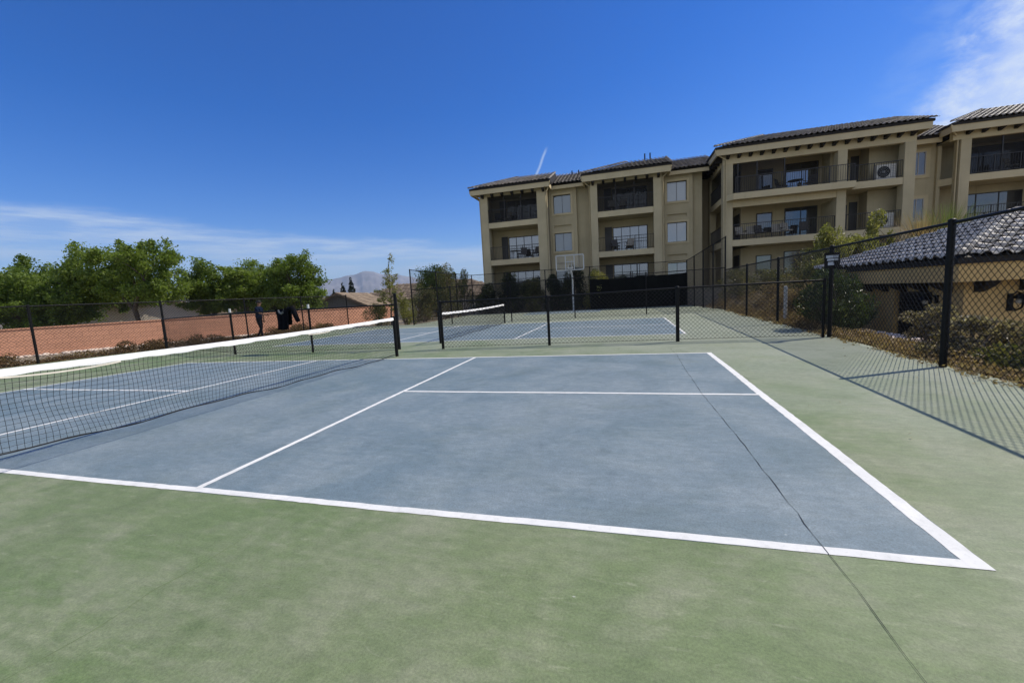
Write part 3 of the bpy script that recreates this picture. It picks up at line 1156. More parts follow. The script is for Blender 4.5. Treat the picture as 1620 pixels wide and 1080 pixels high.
def bay(x0, x1, wl, wr, ytop, top_mat=GLASSD):
    yf = 27.4
    for a, b in ((x0, x0 + wl), (x1 - wr, x1)):
        part(bx(a, b, yf - 0.02, yf + 0.6, 0.3, 9.30), 'column', WALL)
    part(bx(x0, x1, yf, yf + 0.3, 9.302, 9.62), 'beam', TRIM)
    for z in FZ:
        part(bx(x0 + wl + 0.002, x1 - wr - 0.002, yf + 0.02, 29.58, z - 0.42, z), 'floor_slab', TRIM)
    w = MB()
    w.box(x0 + 0.002, x0 + 0.25, yf + 0.602, 29.6, 0.3, 9.6)
    w.box(x1 - 0.25, x1 - 0.002, yf + 0.602, 29.6, 0.3, 9.6)
    w.box(x0, x1, 29.602, 29.85, 0.3, 9.6)
    w.box(x0 + 0.26, x1 - 0.26, yf + 0.302, 29.598, 9.45, 9.6)
    part(w, 'balcony_wall', WALL)
    a, b = x0 + wl, x1 - wr
    for z, g_ in ((7.2, top_mat), (4.2, GLASSM), (1.2, GLASSM)):
        window(a + 1.05, b - 0.32, 29.6, z + 0.05, z + 2.02 if z > 2 else z + 2.1, g_, 4, 2, 'sliding_door', FRAME, 0.055, 0.06)
        part(bx(a + 0.42, a + 0.98, 29.54, 29.6, z + 0.02, z + 2.1), 'side_door', FRAME)
    for z in FZ:
        part(railing(a, b, yf + 0.10, z), 'balcony_railing', RAIL)
    # screened top balcony
    for i in range(1, 3):
        x = a + (b - a) * i / 3
        part(bx(x - 0.03, x + 0.03, yf + 0.2, yf + 0.26, 7.2, 9.3), 'screen_post', RAIL)
    m = MB()
    m.raw([(a, yf + 0.23, 7.2), (b, yf + 0.23, 7.2), (b, yf + 0.23, 9.3), (a, yf + 0.23, 9.3)], [(0, 1, 2, 3)])
    part(m, 'insect_screen', INSECT)


bay(-5.80, -0.39, 0.60, 0.72, 9.3)
bay(3.04, 8.18, 0.52, 0.58, 9.3)
# fascia, soffits and corbels of the two bays
for (a, b) in ((-6.45, 0.0), (2.5, 8.75)):
    m = MB()
    m.box(a, b, 26.86, 26.95, 9.40, 9.86)
    m.box(a + 0.004, b - 0.004, 26.95, 28.6, 9.63, 9.70)
    m.box(a + 0.002, a + 0.09, 26.952, 29, 9.40, 9.628)
    m.box(b - 0.09, b - 0.002, 26.952, 28.2, 9.40, 9.628)
    part(m, 'fascia', TRIM)
corbels(np.linspace(-5.55, -0.55, 7), 26.97, 27.38, 9.16, 9.62, 0.17)
corbels(np.linspace(3.25, 7.95, 7), 26.97, 27.38, 9.16, 9.62, 0.17)
# recessed window bays
for (xa, xb, pa, pb, wa, wb) in ((-0.39, 3.04, -0.36, 1.86, 0.0, 1.40), (8.18, 11.1, 8.22, 10.45, 8.66, 10.04)):
    m = MB()
    m.box(xa, xb + 0.05, 28.95, 29.3, 0.3, 9.75)
    part(m, 'recessed_wall', WALL)
    # window panel: built as a surround with openings
    m = MB()
    zs = [0.3]
    for z in FZ:
        zs += [z + 0.42, z + 1.86]
    zs.append(9.75)
    m.box(pa, wa, 28.65, 28.948, 0.3, 9.72)
    m.box(wb, pb, 28.65, 28.948, 0.3, 9.72)
    for k in range(0, len(zs), 2):
        lo, hi = zs[k], min(zs[k + 1], 9.72)
        if k in (2, 4):
            m.box(wa, wb, 28.66, 28.948, lo, lo + 0.42)
            m.box(wa, wb, 28.78, 28.948, lo + 0.42, lo + 0.62)      # shadow slot
            m.box(wa, wb, 28.66, 28.948, lo + 0.62, hi)
        else:
            m.box(wa, wb, 28.66, 28.948, lo, hi)
    part(m, 'window_panel', WALL)
    for z in FZ:
        m = MB()
        m.box(wa - 0.17, wb + 0.17, 28.60, 28.648, z + 0.26, z + 0.42)
        m.box(wa - 0.17, wb + 0.17, 28.60, 28.648, z + 1.86, z + 2.02)
        m.box(wa - 0.17, wa, 28.602, 28.648, z + 0.42, z + 1.86)
        m.box(wb, wb + 0.17, 28.602, 28.648, z + 0.42, z + 1.86)
        part(m, 'window_surround', TRIM)
    for z in FZ:
        window(wa, wb, 28.86, z + 0.42, z + 1.86, GLASSB if xa < 5 else (GLASSL if z > 5 else GLASSM), 2, 1, 'window', FRAME, 0.035, 0.05)
    m = MB()
    m.box(xa + 0.39 if xa < 0 else 8.76, xb - 0.55 if xa < 0 else 11.5, 28.22, 28.31, 9.45, 9.80)
    m.box(xa + 0.39 if xa < 0 else 8.76, xb - 0.55 if xa < 0 else 11.5, 28.312, 28.95, 9.60, 9.66)
    part(m, 'fascia', TRIM)
m = MB()
m.box(10.85, 11.1, 29.302, 33, 0.3, 9.75)
m.box(11.1, 14.0, 32.0, 32.3, 0.3, 9.95)
m.box(-5.8, -5.5, 29.86, 38, 0.3, 9.75)
m.box(-5.8, 33, 38.0, 38.3, 0.3, 9.75)
part(m, 'outer_wall', WALL)
# roofs of the left wing
roof_block(apt, -6.2 - AO.x, 12.2 - AO.x, 28.2 - AO.y, 36.2 - AO.y, 9.84 - AO.z, 0.42, True, False, TILE)
roof_block(apt, -6.52 - AO.x, 0.06 - AO.x, 26.8 - AO.y, 33.6 - AO.y, 9.90 - AO.z, 0.388, True, False, TILE, 'Fhr')
roof_block(apt, 2.42 - AO.x, 8.82 - AO.x, 26.8 - AO.y, 33.6 - AO.y, 9.96 - AO.z, 0.388, True, False, TILE, 'Fhr')

# right wing B
yb = 26.45
for a, b in ((12.04, 12.63), (18.68, 19.19), (22.19, 22.76)):
    part(bx(a, b, yb - 0.02, yb + 0.58, 0.3, 9.25), 'column', WALL)
part(bx(12.04, 22.76, yb, yb + 0.32, 9.252, 10.0), 'beam', TRIM)
part(bx(12.06, 12.36, yb + 0.6, 31.4, 9.252, 10.0), 'beam', TRIM)
part(bx(12.04, 12.5, 30.9, 31.4, 0.3, 9.25), 'column', WALL)
# balcony floors; the top one bulges forward with a chamfered corner
m = MB()
m.prism([(12.06, 31.0), (12.06, 26.60), (12.55, 25.86), (19.45, 25.86), (19.5, 26.43), (19.5, 28.7), (13.9, 28.7), (13.9, 31.0)], 6.80, 7.2)
part(m, 'floor_slab', TRIM)
part(bx(19.502, 22.188, yb + 0.02, 28.7, 6.78, 7.2), 'floor_slab', TRIM)
part(bx(12.632, 18.678, yb + 0.01, yb + 0.32, 6.38, 6.797), 'beam', TRIM)
part(bx(12.64, 18.67, yb + 0.03, 28.7, 3.78, 4.2), 'floor_slab', TRIM)
part(bx(19.195, 22.185, yb + 0.03, 28.7, 3.78, 4.2), 'floor_slab', TRIM)
part(bx(12.07, 13.9, yb + 0.6, 31.0, 3.78, 4.2), 'floor_slab', TRIM)
part(bx(12.64, 22.1, yb + 0.03, 28.7, 0.8, 1.2), 'floor_slab', TRIM)
m = MB()
m.box(13.9, 22.76, 28.702, 28.95, 0.3, 10.0)
m.box(13.72, 13.898, 28.71, 32, 0.3, 10.0)
m.box(22.56, 22.758, yb + 0.582, 29.1, 0.3, 10.0)
m.box(18.74, 18.98, yb + 0.582, 28.7, 0.3, 6.37)
m.box(18.74, 18.98, 27.6, 28.7, 7.2, 9.9)
m.box(20.95, 22.55, 27.7, 28.7, 0.3, 6.77)
m.box(20.95, 22.55, 27.7, 28.7, 7.202, 9.7)
m.box(12.4, 22.5, yb + 0.33, 28.7, 9.72, 9.9)
part(m, 'balcony_wall', WALL)
for z, g1, g2 in ((7.2, GLASSM, GLASSM), (4.2, GLASSD, GLASSD), (1.2, GLASSD, GLASSD)):
    window(14.72, 15.72, 28.7, z + 0.55, z + 1.95, g1, 1, 1, 'window', FRAME, 0.05)
    window(16.5, 18.5, 28.7, z + 0.03, z + 2.12, g2, 2, 1, 'sliding_door', FRAME, 0.06)
    window(19.3, 20.25, 28.7, z + 0.35, z + 1.95, GLASSL, 2, 1, 'window', FRAME, 0.05)
    part(bx(20.38, 20.85, 28.64, 28.7, z + 0.02, z + 2.1), 'side_door', FRAME)
    m = MB()      # a glimpse of the return's glazed door
    m.box(13.66, 13.718, 29.0, 30.5, z + 0.05, z + 2.1)
    part(m, 'side_door', FRAME)
railm = railing(12.7, 19.4, 25.95, 7.2)
part(railm, 'balcony_railing', RAIL)
part(railing(19.2, 22.2, yb + 0.12, 7.2), 'balcony_railing', RAIL)
part(railing(12.66, 18.66, yb + 0.12, 4.2), 'balcony_railing', RAIL)
part(railing(19.2, 22.2, yb + 0.12, 4.2), 'balcony_railing', RAIL)
part(railing_y(yb + 0.62, 30.9, 12.12, 7.2), 'balcony_railing', RAIL)
part(railing_y(yb + 0.62, 30.9, 12.12, 4.2), 'balcony_railing', RAIL)
for x in (12.95, 14.1, 15.72):
    part(bx(x - 0.035, x + 0.035, yb + 0.04, yb + 0.10, 7.2, 9.26), 'screen_post', RAIL)
m = MB()
m.raw([(12.64, yb + 0.08, 7.2), (15.72, yb + 0.08, 7.2), (15.72, yb + 0.08, 9.26), (12.64, yb + 0.08, 9.26)], [(0, 1, 2, 3)])
m.raw([(12.2, yb + 0.62, 7.2), (12.2, 30.9, 7.2), (12.2, 30.9, 9.26), (12.2, yb + 0.62, 9.26)], [(0, 1, 2, 3)])
part(m, 'insect_screen', INSECT)
m = MB()
m.box(11.5, 23.2, 25.90, 25.99, 9.74, 10.22)
m.box(11.502, 11.59, 25.992, 31.5, 9.74, 10.22)
m.box(11.6, 23.0, 25.99, yb + 0.1, 10.01, 10.06)
m.box(11.59, 12.06, 26.0, 31.4, 10.01, 10.06)
m.box(23.11, 23.198, 25.992, 28.5, 9.74, 10.22)
part(m, 'fascia', TRIM)
corbels(np.linspace(12.3, 22.5, 16), 26.02, yb - 0.02, 9.56, 10.0, 0.18)
for y in np.linspace(26.9, 30.6, 6):
    m = MB()
    m.box(11.62, 12.04, y - 0.1, y + 0.1, 9.5, 10.0)
    part(m, 'corbel', WOOD)
roof_block(apt, 11.42 - AO.x, 23.3 - AO.x, 25.83 - AO.y, 33.8 - AO.y, 10.26 - AO.z, 0.368, True, False, TILE, 'Fhr')

# recess and far right wing C
m = MB()
m.box(22.762, 25.3, 29.1, 29.4, 0.3, 9.9)
part(m, 'recessed_wall', WALL)
for z in FZ:
    m = MB()
    m.box(23.75, 25.0, 29.04, 29.098, z + 0.28, z + 0.48)
    m.box(23.75, 25.0, 29.04, 29.098, z + 1.98, z + 2.18)
    m.box(24.78, 25.0, 29.04, 29.098, z + 0.48, z + 1.98)
    m.box(23.75, 23.95, 29.04, 29.098, z + 0.48, z + 1.98)
    part(m, 'window_surround', TRIM)
    window(23.95, 24.78, 29.1, z + 0.48, z + 1.98, GLASSD, 2, 1, 'window', FRAMEP, 0.05)
m = MB()
m.box(22.9, 25.2, 28.42, 28.51, 9.5, 9.86)
m.box(22.9, 25.2, 28.512, 29.1, 9.62, 9.68)
part(m, 'fascia', TRIM)
yc = 27.85
part(bx(25.82, 26.34, yc - 0.02, yc + 0.55, 0.3, 9.35), 'column', WALL)
part(bx(25.3, 25.5, 28.9, 29.1, 0.3, 9.35), 'column', WALL)
part(bx(31.4, 32, yc - 0.02, yc + 0.55, 0.3, 9.35), 'column', WALL)
part(bx(25.4, 32, yc, yc + 0.3, 9.352, 10.0), 'beam', TRIM)
for z in FZ:
    m = MB()
    m.prism([(25.35, 28.88), (25.8, yc + 0.56), (26.342, yc + 0.56), (26.342, yc + 0.02), (31.398, yc + 0.02), (31.398, 29.9), (25.35, 29.9)], z - 0.42, z)
    part(m, 'floor_slab', TRIM)
    part(railing(26.36, 31.38, yc + 0.12, z), 'balcony_railing', RAIL)
    window(27.0, 30.6, 30.1, z + 0.05, z + 2.1, GLASSD, 3, 1, 'sliding_door', FRAME, 0.06)
m = MB()
m.box(25.3, 32, 30.1, 30.3, 0.3, 10)
m.box(31.7, 31.99, yc + 0.56, 30.09, 0.3, 10)
m.box(25.6, 31.9, yc + 0.31, 30.09, 9.5, 9.6)
part(m, 'balcony_wall', WALL)
m = MB()
m.raw([(26.34, yc + 0.2, 7.2), (31.4, yc + 0.2, 7.2), (31.4, yc + 0.2, 9.35), (26.34, yc + 0.2, 9.35)], [(0, 1, 2, 3)])
part(m, 'insect_screen', INSECT)
for x in (28.0, 29.7):
    part(bx(x - 0.035, x + 0.035, yc + 0.17, yc + 0.23, 7.2, 9.35), 'screen_post', RAIL)
m = MB()
m.box(25.0, 33, 27.3, 27.39, 9.72, 10.2)
m.box(25.002, 25.09, 27.392, 30, 9.72, 10.2)
m.box(25.1, 32.8, 27.392, yc, 10.02, 10.07)
part(m, 'fascia', TRIM)
corbels(np.linspace(26.1, 31.5, 8), 27.42, yc - 0.02, 9.58, 10.0, 0.18)
roof_block(apt, 22.4 - AO.x, 27 - AO.x, 28.36 - AO.y, 36 - AO.y, 9.92 - AO.z, 0.42, False, False, TILE)
roof_block(apt, 24.93 - AO.x, 34 - AO.x, 27.22 - AO.y, 35.2 - AO.y, 10.24 - AO.z, 0.40, True, False, TILE, 'Fh')


def downspout(x, y, zt, x2, y2, base=0.6):
    m = MB()
    m.tube([(x, y, zt), (x, y, zt - 0.25), (x2, y2, zt - 0.62), (x2, y2, base)], 0.05, 8)
    part(m, 'downspout', TRIM)


downspout(0.03, 26.9, 9.8, -0.30, 27.32)
downspout(2.45, 26.9, 9.8, 2.96, 27.6)
downspout(8.78, 26.9, 9.8, 8.26, 27.32)
downspout(-6.48, 26.9, 9.85, -5.88, 27.5)
downspout(11.46, 25.95, 10.15, 12.2, 26.38)
downspout(24.96, 27.3, 10.15, 25.7, 27.95)
m = MB()
for x, y, z in ((1.3, 31.5, 11.05), (1.85, 31.7, 11.1), (7.2, 30.2, 11.25), (7.6, 30.2, 11.25)):
    m.tube([(x, y, z), (x, y, z + 0.55)], 0.05, 8)
part(m, 'roof_vent', BLACK)

# air conditioners on the right wing
for z, lab in ((7.2, 'white air conditioner unit on the top floor balcony of the right wing'), (4.2, 'white air conditioner unit on the middle floor balcony behind the tall weeds')):
    ac = thing('air_conditioner', lab, 'air conditioner', (21.45, 26.95, z), 0, 'air conditioner units on the balconies')
    MB().box(-0.52, 0.52, -0.17, 0.17, 0.06, 0.95).build('casing', ACW, ac)
    fan = MB()
    vs, fs = [], []
    n = 24
    for k in range(n):
        t = 2 * math.pi * k / n
        vs.append((-0.14 + 0.34 * math.cos(t), -0.178, 0.50 + 0.34 * math.sin(t)))
    fan.raw(vs, [tuple(range(n))])
    fan.build('fan_opening', BLACK, ac)
    gr = MB()
    for rr in (0.10, 0.18, 0.26, 0.34):
        gr.tube([(-0.14 + rr * math.cos(2 * math.pi * k / 20), -0.19, 0.50 + rr * math.sin(2 * math.pi * k / 20)) for k in range(21)], 0.010, 4, False)
    gr.ball((-0.14, -0.19, 0.5), 0.07, 8, 5, (1, 0.3, 1))
    gr.build('fan_grille', GREYM, ac)
    lv = MB()
    for k in range(7):
        lv.box(0.27, 0.48, -0.185, -0.171, 0.18 + k * 0.1, 0.21 + k * 0.1)
    lv.build('side_louvre', GREYM, ac)
    ft = MB()
    ft.box(-0.42, -0.34, -0.16, 0.16, 0, 0.06)
    ft.box(0.34, 0.42, -0.16, 0.16, 0, 0.06)
    ft.build('foot', BLACK, ac)

# patio furniture
PATIO = plain('patio_furniture', (0.05, 0.045, 0.04), 0.6)
CUSH = plain('pale_cushion', (0.34, 0.31, 0.26), 0.9)


def patio_chair(mat_c):
    r = empty('patio_chair')
    MB().box(-0.26, 0.26, -0.26, 0.26, 0.40, 0.48).build('seat', mat_c, r)
    MB().raw([(-0.26, 0.22, 0.48), (0.26, 0.22, 0.48), (0.26, 0.36, 1.0), (-0.26, 0.36, 1.0), (-0.26, 0.27, 0.48), (0.26, 0.27, 0.48), (0.26, 0.41, 1.0), (-0.26, 0.41, 1.0)],
             [(0, 1, 2, 3), (5, 4, 7, 6), (3, 2, 6, 7), (0, 3, 7, 4), (1, 5, 6, 2)]).build('backrest', mat_c, r)
    for sx in (-1, 1):
        for sy in (-1, 1):
            MB().tube([(sx * 0.24, sy * 0.24, 0), (sx * 0.23, sy * 0.22, 0.42)], 0.016, 6).build('leg', PATIO, r)
        MB().bar((sx * 0.27, -0.24, 0.64), (sx * 0.27, 0.28, 0.64), 0.05, 0.03).build('armrest', PATIO, r)
    return r


ch_dark, ch_pale = patio_chair(PATIO), patio_chair(CUSH)
used = set()


def put_chair(src, x, y, z, rz, label):
    o = src if src not in used else copy_tree(src)
    used.add(src)
    o.location = (x, y, z)
    o.rotation_euler = (0, 0, rz)
    tag(o, label, 'chair', 'patio chairs on the balconies')


put_chair(ch_dark, -4.6, 28.4, 7.2, 0.4, 'dark patio chair on the top balcony at the left end of the building')
put_chair(ch_pale, -3.9, 28.6, 7.2, -0.3, 'pale cushioned chair on the top balcony at the left end of the building')
put_chair(ch_dark, -2.6, 28.5, 4.2, 0.2, 'dark patio chair on the middle balcony at the left end, left of its pair')
put_chair(ch_dark, -1.6, 28.5, 4.2, -0.4, 'dark patio chair on the middle balcony at the left end, right of its pair')
put_chair(ch_pale, 4.6, 28.3, 7.2, 0.1, 'pale cushioned chair on the top balcony between the two window bays, left of its pair')
put_chair(ch_pale, 5.4, 28.3, 7.2, -0.2, 'pale cushioned chair on the top balcony between the two window bays, right of its pair')
put_chair(ch_dark, 4.8, 28.4, 4.2, 0.3, 'dark patio chair on the middle balcony between the two window bays')
put_chair(ch_pale, 5.9, 28.5, 4.2, -0.2, 'pale cushioned chair on the middle balcony between the two window bays')
put_chair(ch_dark, 15.9, 27.5, 7.2, 0.9, 'dark patio chair on the large top balcony of the right wing, left of the table')
put_chair(ch_dark, 17.5, 27.4, 7.2, -0.9, 'dark patio chair on the large top balcony of the right wing, right of the table')
for k, x in enumerate((13.4, 14.0, 14.6, 15.6, 16.2, 17.3)):
    put_chair(ch_pale if k % 3 != 2 else ch_dark, x, 27.3 + 0.2 * (k % 2), 4.2, 0.25 * (-1) ** k,
              ['pale chair at the left corner of the middle right wing balcony', 'pale chair second from the left on the middle right wing balcony',
               'dark chair third from the left on the middle right wing balcony', 'pale chair fourth from the left on the middle right wing balcony',
               'pale chair second from the right on the middle right wing balcony', 'dark chair furthest right on the middle right wing balcony'][k])
put_chair(ch_pale, 29.2, 28.9, 7.2, 0.5, 'pale cushioned chair behind the screen of the far right top balcony')


def patio_table(x, y, z, label):
    r = thing('patio_table', label, 'table', (x, y, z), 0, 'patio tables on the balconies')
    m_ = MB()
    m_.tube([(0, 0, 0.70), (0, 0, 0.73)], 0.45, 20)
    m_.build('table_top', PATIO, r)
    for k in range(4):
        t = math.pi / 4 + k * math.pi / 2
        MB().tube([(0.38 * math.cos(t), 0.38 * math.sin(t), 0), (0.25 * math.cos(t), 0.25 * math.sin(t), 0.70)], 0.016, 6).build('leg', PATIO, r)


patio_table(16.7, 27.5, 7.2, 'round dark patio table on the large top balcony of the right wing')
patio_table(-3.3, 28.3, 4.2, 'round dark patio table on the middle balcony at the left end')

# ------------------------------------------------------------------ the pool house on the right
ph = thing('pool_house', 'low ochre building with a barrel tiled hip roof behind the right fence', 'building', (12.5, 6.2, -0.92))
PO = Vector((12.5, 6.2, -0.92))


def ppart(mb, name, mat, parent=None):
    mb.v = [(x - PO.x, y - PO.y, z - PO.z) for x, y, z in mb.v]
    return mb.build(name, mat, parent or ph)


PX0, PX1, PY0, PY1, PE = 12.0, 24.0, 5.65, 12.1, 1.56
m = MB()
m.box(PX0 + 0.5, PX0 + 0.72, PY0 + 0.55, 7.15, -1.0, 1.3)         # left wall with a doorway
m.box(PX0 + 0.5, PX0 + 0.72, 8.6, PY1 - 0.55, -1.0, 1.3)
m.box(PX0 + 0.5, PX0 + 0.72, 7.15, 8.6, 0.82, 1.3)
m.box(PX0 + 0.722, PX1 - 0.5, PY0 + 0.55, PY0 + 0.77, -1.0, 1.3)
m.box(PX0 + 0.722, PX1 - 0.5, PY1 - 0.77, PY1 - 0.55, -1.0, 1.3)
m.box(PX1 - 0.72, PX1 - 0.5, PY0 + 0.772, PY1 - 0.772, -1.0, 1.3)
ppart(m, 'wall', POOLW)
m = MB()
m.box(PX0 + 0.08, PX1 - 0.08, PY0 + 0.08, PY0 + 0.2, 1.05, 1.50)
m.box(PX0 + 0.08, PX0 + 0.2, PY0 + 0.202, PY1 - 0.08, 1.05, 1.50)
m.box(PX0 + 0.202, PX1 - 0.1, PY0 + 0.202, PY0 + 0.54, 1.06, 1.12)
m.box(PX0 + 0.202, PX0 + 0.49, PY0 + 0.55, PY1 - 0.1, 1.06, 1.12)
ppart(m, 'fascia', POOLW)
for y in np.arange(6.6, 11.6, 0.78):
    m = MB()
    m.raw([(12.1, y - 0.09, 1.045), (12.49, y - 0.09, 1.045), (12.49, y - 0.09, 0.80), (12.22, y - 0.09, 0.93),
           (12.1, y + 0.09, 1.045), (12.49, y + 0.09, 1.045), (12.49, y + 0.09, 0.80), (12.22, y + 0.09, 0.93)],
          [(0, 1, 2, 3), (7, 6, 5, 4), (0, 3, 7, 4), (3, 2, 6, 7), (1, 5, 6, 2), (0, 4, 5, 1)])
    ppart(m, 'corbel', WOOD)
for x in np.arange(12.75, 20, 0.78):
    m = MB()
    m.raw([(x - 0.09, 5.75, 1.045), (x - 0.09, 6.19, 1.045), (x - 0.09, 6.19, 0.80), (x - 0.09, 5.88, 0.93),
           (x + 0.09, 5.75, 1.045), (x + 0.09, 6.19, 1.045), (x + 0.09, 6.19, 0.80), (x + 0.09, 5.88, 0.93)],
          [(0, 3, 2, 1), (4, 5, 6, 7), (0, 4, 7, 3), (3, 7, 6, 2), (1, 2, 6, 5), (0, 1, 5, 4)])
    ppart(m, 'corbel', WOOD)
m = MB()
m.box(PX0 + 0.62, PX0 + 0.68, 7.17, 8.58, -0.95, 0.80)
dr = ppart(m, 'door', FRAME)
m = MB()
for k in range(17):
    m.box(PX0 + 0.585, PX0 + 0.62, 7.22, 8.53, -0.85 + k * 0.095, -0.79 + k * 0.095)
ppart(m, 'louvre', BLACK, dr)
roof_block(ph, PX0 - PO.x, PX1 - PO.x, PY0 - PO.y, PY1 - PO.y, PE - PO.z, 0.345, True, True, TILEP, 'FLhH', 0.31, 0.37, R=0.075)


def sconce(x, y, z, face, label):
    r = thing('wall_lamp', label, 'lamp', (x, y, z), face, 'scroll lamps on the pool house')
    MB().box(-0.05, 0.05, -0.03, -0.002, -0.22, 0.16).build('back_plate', BLACK, r)
    s = MB()
    s.tube([(0, -0.03, -0.1), (0, -0.16, -0.2), (0, -0.30, -0.13), (0, -0.33, 0.02), (0, -0.26, 0.13), (0, -0.17, 0.12), (0, -0.15, 0.05)], 0.02, 6)
    s.tube([(0, -0.03, 0.1), (0, -0.16, 0.2), (0, -0.28, 0.16)], 0.016, 6)
    s.build('scroll_arm', BLACK, r)
    b_ = MB()
    b_.ball((0, -0.24, 0.0), 0.06, 12, 8)
    b_.build('lamp_globe', plain('frosted_globe', (0.40, 0.38, 0.32), 0.4), r)
    c_ = MB()
    c_.tube([(0, -0.24, 0.06), (0, -0.24, 0.17)], [0.15, 0.03], 12)
    c_.build('lamp_cap', BLACK, r)


sconce(12.5, 6.98, 0.58, -math.pi / 2, 'black scroll wall lamp beside the dark doorway of the ochre building')
sconce(13.3, 6.2, 0.58, 0.0, 'black scroll wall lamp on the sunless front wall of the ochre building')

# ------------------------------------------------------------------ foliage


def leaves(rs, C_, Rr, n, size, aspect=0.5, flat=1.0, shell=0.5, updir=0.0):
    """n leaf blades scattered in ellipsoids; C_ centres (k,3), Rr radii (k,3)"""
    k = len(C_)
    vol = Rr.prod(1) ** 0.75
    idx = rs.choice(k, n, p=vol / vol.sum())
    d = rs.normal(size=(n, 3))
    d /= np.linalg.norm(d, axis=1)[:, None]
    rad = rs.random(n) ** (1 / 3) * shell + (1 - shell) * rs.random(n) ** 0.25
    p = C_[idx] + d * rad[:, None] * Rr[idx]
    a = rs.normal(size=(n, 3)) + d * 0.5
    a[:, 2] += updir
    a[:, 2] *= flat
    a /= np.linalg.norm(a, axis=1)[:, None]
    b = np.cross(a, rs.normal(size=(n, 3)))
    b /= np.linalg.norm(b, axis=1)[:, None]
    L = size * (0.6 + 0.8 * rs.random(n))[:, None]
    w = L * aspect
    v = np.stack([p - a * L / 2, p + b * w / 2, p + a * L / 2, p - b * w / 2], 1)
    return v.reshape(-1, 3)


def blades(rs, p, lean, size, aspect):
    n = len(p)
    a = rs.normal(size=(n, 3)) + lean
    a /= np.linalg.norm(a, axis=1)[:, None]
    b = np.cross(a, rs.normal(size=(n, 3)))
    b /= np.linalg.norm(b, axis=1)[:, None]
    L = size * (0.6 + 0.8 * rs.random(n))[:, None]
    w = L * aspect
    return np.stack([p - a * L / 2, p + b * w / 2, p + a * L / 2, p - b * w / 2], 1).reshape(-1, 3)


def quads(nv):
    return np.arange(nv).reshape(-1, 4)


def limb(mb, p, q_, r0, r1, rs, bend=0.12, n=5):
    p, q_ = np.array(p, float), np.array(q_, float)
    L = np.linalg.norm(q_ - p)
    o = rs.normal(size=3) * L * bend
    pts = [p + (q_ - p) * t + o * math.sin(math.pi * t) for t in np.linspace(0, 1, n)]
    mb.tube([tuple(x) for x in pts], list(np.linspace(r0, r1, n)), 7)


def tree(name, label, loc, H, crown_r, crown_z0, seed, mat, n_leaf=14000, leaf=0.2, clumps=46, trunk_r=0.16, cat='tree', group=None, lobes=None, sq=1.0, clump_r=(0.38, 0.85), bare=0.0, sparse=0.0):
    """trunk with limbs and a crown of separate leafy clumps"""
    rs = np.random.RandomState(seed)
    root = thing(name, label, cat, loc, 0, group)
    cz = (crown_z0 + H) / 2
    rz = (H - crown_z0) / 2
    lobes = lobes or [(0, 0, cz, crown_r, crown_r * sq, rz)]
    C_, Rr = [], []
    clumps = int(clumps * 2.3)
    n_leaf = int(n_leaf * 2.0)
    leaf *= 0.85
    per = [max(3, int(clumps * (l[3] * l[4] * l[5]) ** 0.6 / sum((q_[3] * q_[4] * q_[5]) ** 0.6 for q_ in lobes))) for l in lobes]
    for l, k in zip(lobes, per):
        for _ in range(k):
            d = rs.normal(size=3)
            d /= np.linalg.norm(d)
            f = 0.35 + 0.55 * rs.random() ** 0.6
            C_.append((l[0] + d[0] * l[3] * f, l[1] + d[1] * l[4] * f, l[2] + d[2] * l[5] * f))
            r = rs.uniform(*clump_r)
            Rr.append((r * 1.15, r * 1.15, r * 0.75))
    C_, Rr = np.array(C_), np.array(Rr)
    t = MB()
    fork = crown_z0 + 0.15 * (H - crown_z0)
    limb(t, (0, 0, -0.2), (rs.normal() * 0.1, rs.normal() * 0.1, fork), trunk_r, trunk_r * 0.75, rs, 0.05, 6)
    nl = min(len(C_), 26)
    order = rs.permutation(len(C_))[:nl]
    mains = []
    for k in range(5):
        az = 2 * math.pi * k / 5 + rs.uniform(-0.4, 0.4)
        l = lobes[k % len(lobes)]
        q_ = (l[0] * 0.6 + math.cos(az) * l[3] * 0.42, l[1] * 0.6 + math.sin(az) * l[4] * 0.42, fork + (l[2] + l[5] * 0.3 - fork) * rs.uniform(0.6, 0.95))
        limb(t, (0, 0, fork - 0.1), q_, trunk_r * 0.62, trunk_r * 0.3, rs, 0.10, 6)
        mains.append(q_)
    for i in order:
        c = C_[i]
        mbest = min(mains, key=lambda m_: np.linalg.norm(np.array(m_) - c))
        limb(t, mbest, c, trunk_r * 0.26, trunk_r * 0.07, rs, 0.12, 5)
    t.build('trunk', BARK, root)
    cen = np.array([lobes[i][:3] for i, k in enumerate(per) for _ in range(k)])
    od = C_ - cen
    od /= np.linalg.norm(od, axis=1)[:, None] + 1e-6
    od = od + rs.normal(size=od.shape) * 0.6
    od[:, 2] += 0.35
    od /= np.linalg.norm(od, axis=1)[:, None]
    ln_ = Rr[:, 0] * rs.uniform(0.9, 1.7, len(C_))
    wt = ln_ * rs.uniform(0.5, 1.4, len(C_))
    idx = rs.choice(len(C_), n_leaf, p=wt / wt.sum())
    tt = rs.uniform(-0.75, 0.55, n_leaf)
    wd = (0.30 + 0.25 * rs.random(n_leaf)) * (1.05 - 0.75 * np.clip(tt + 0.2, 0, 1)) * Rr[idx, 0]
    p = C_[idx] + od[idx] * (tt * ln_[idx])[:, None] + np.clip(rs.normal(size=(n_leaf, 3)), -1.7, 1.7) * wd[:, None] * np.array([1, 1, 0.75])
    v = blades(rs, p, od[idx] * 0.7, leaf, 0.55)
    np_mesh('crown', v, quads(len(v)), mat, root)
    return root


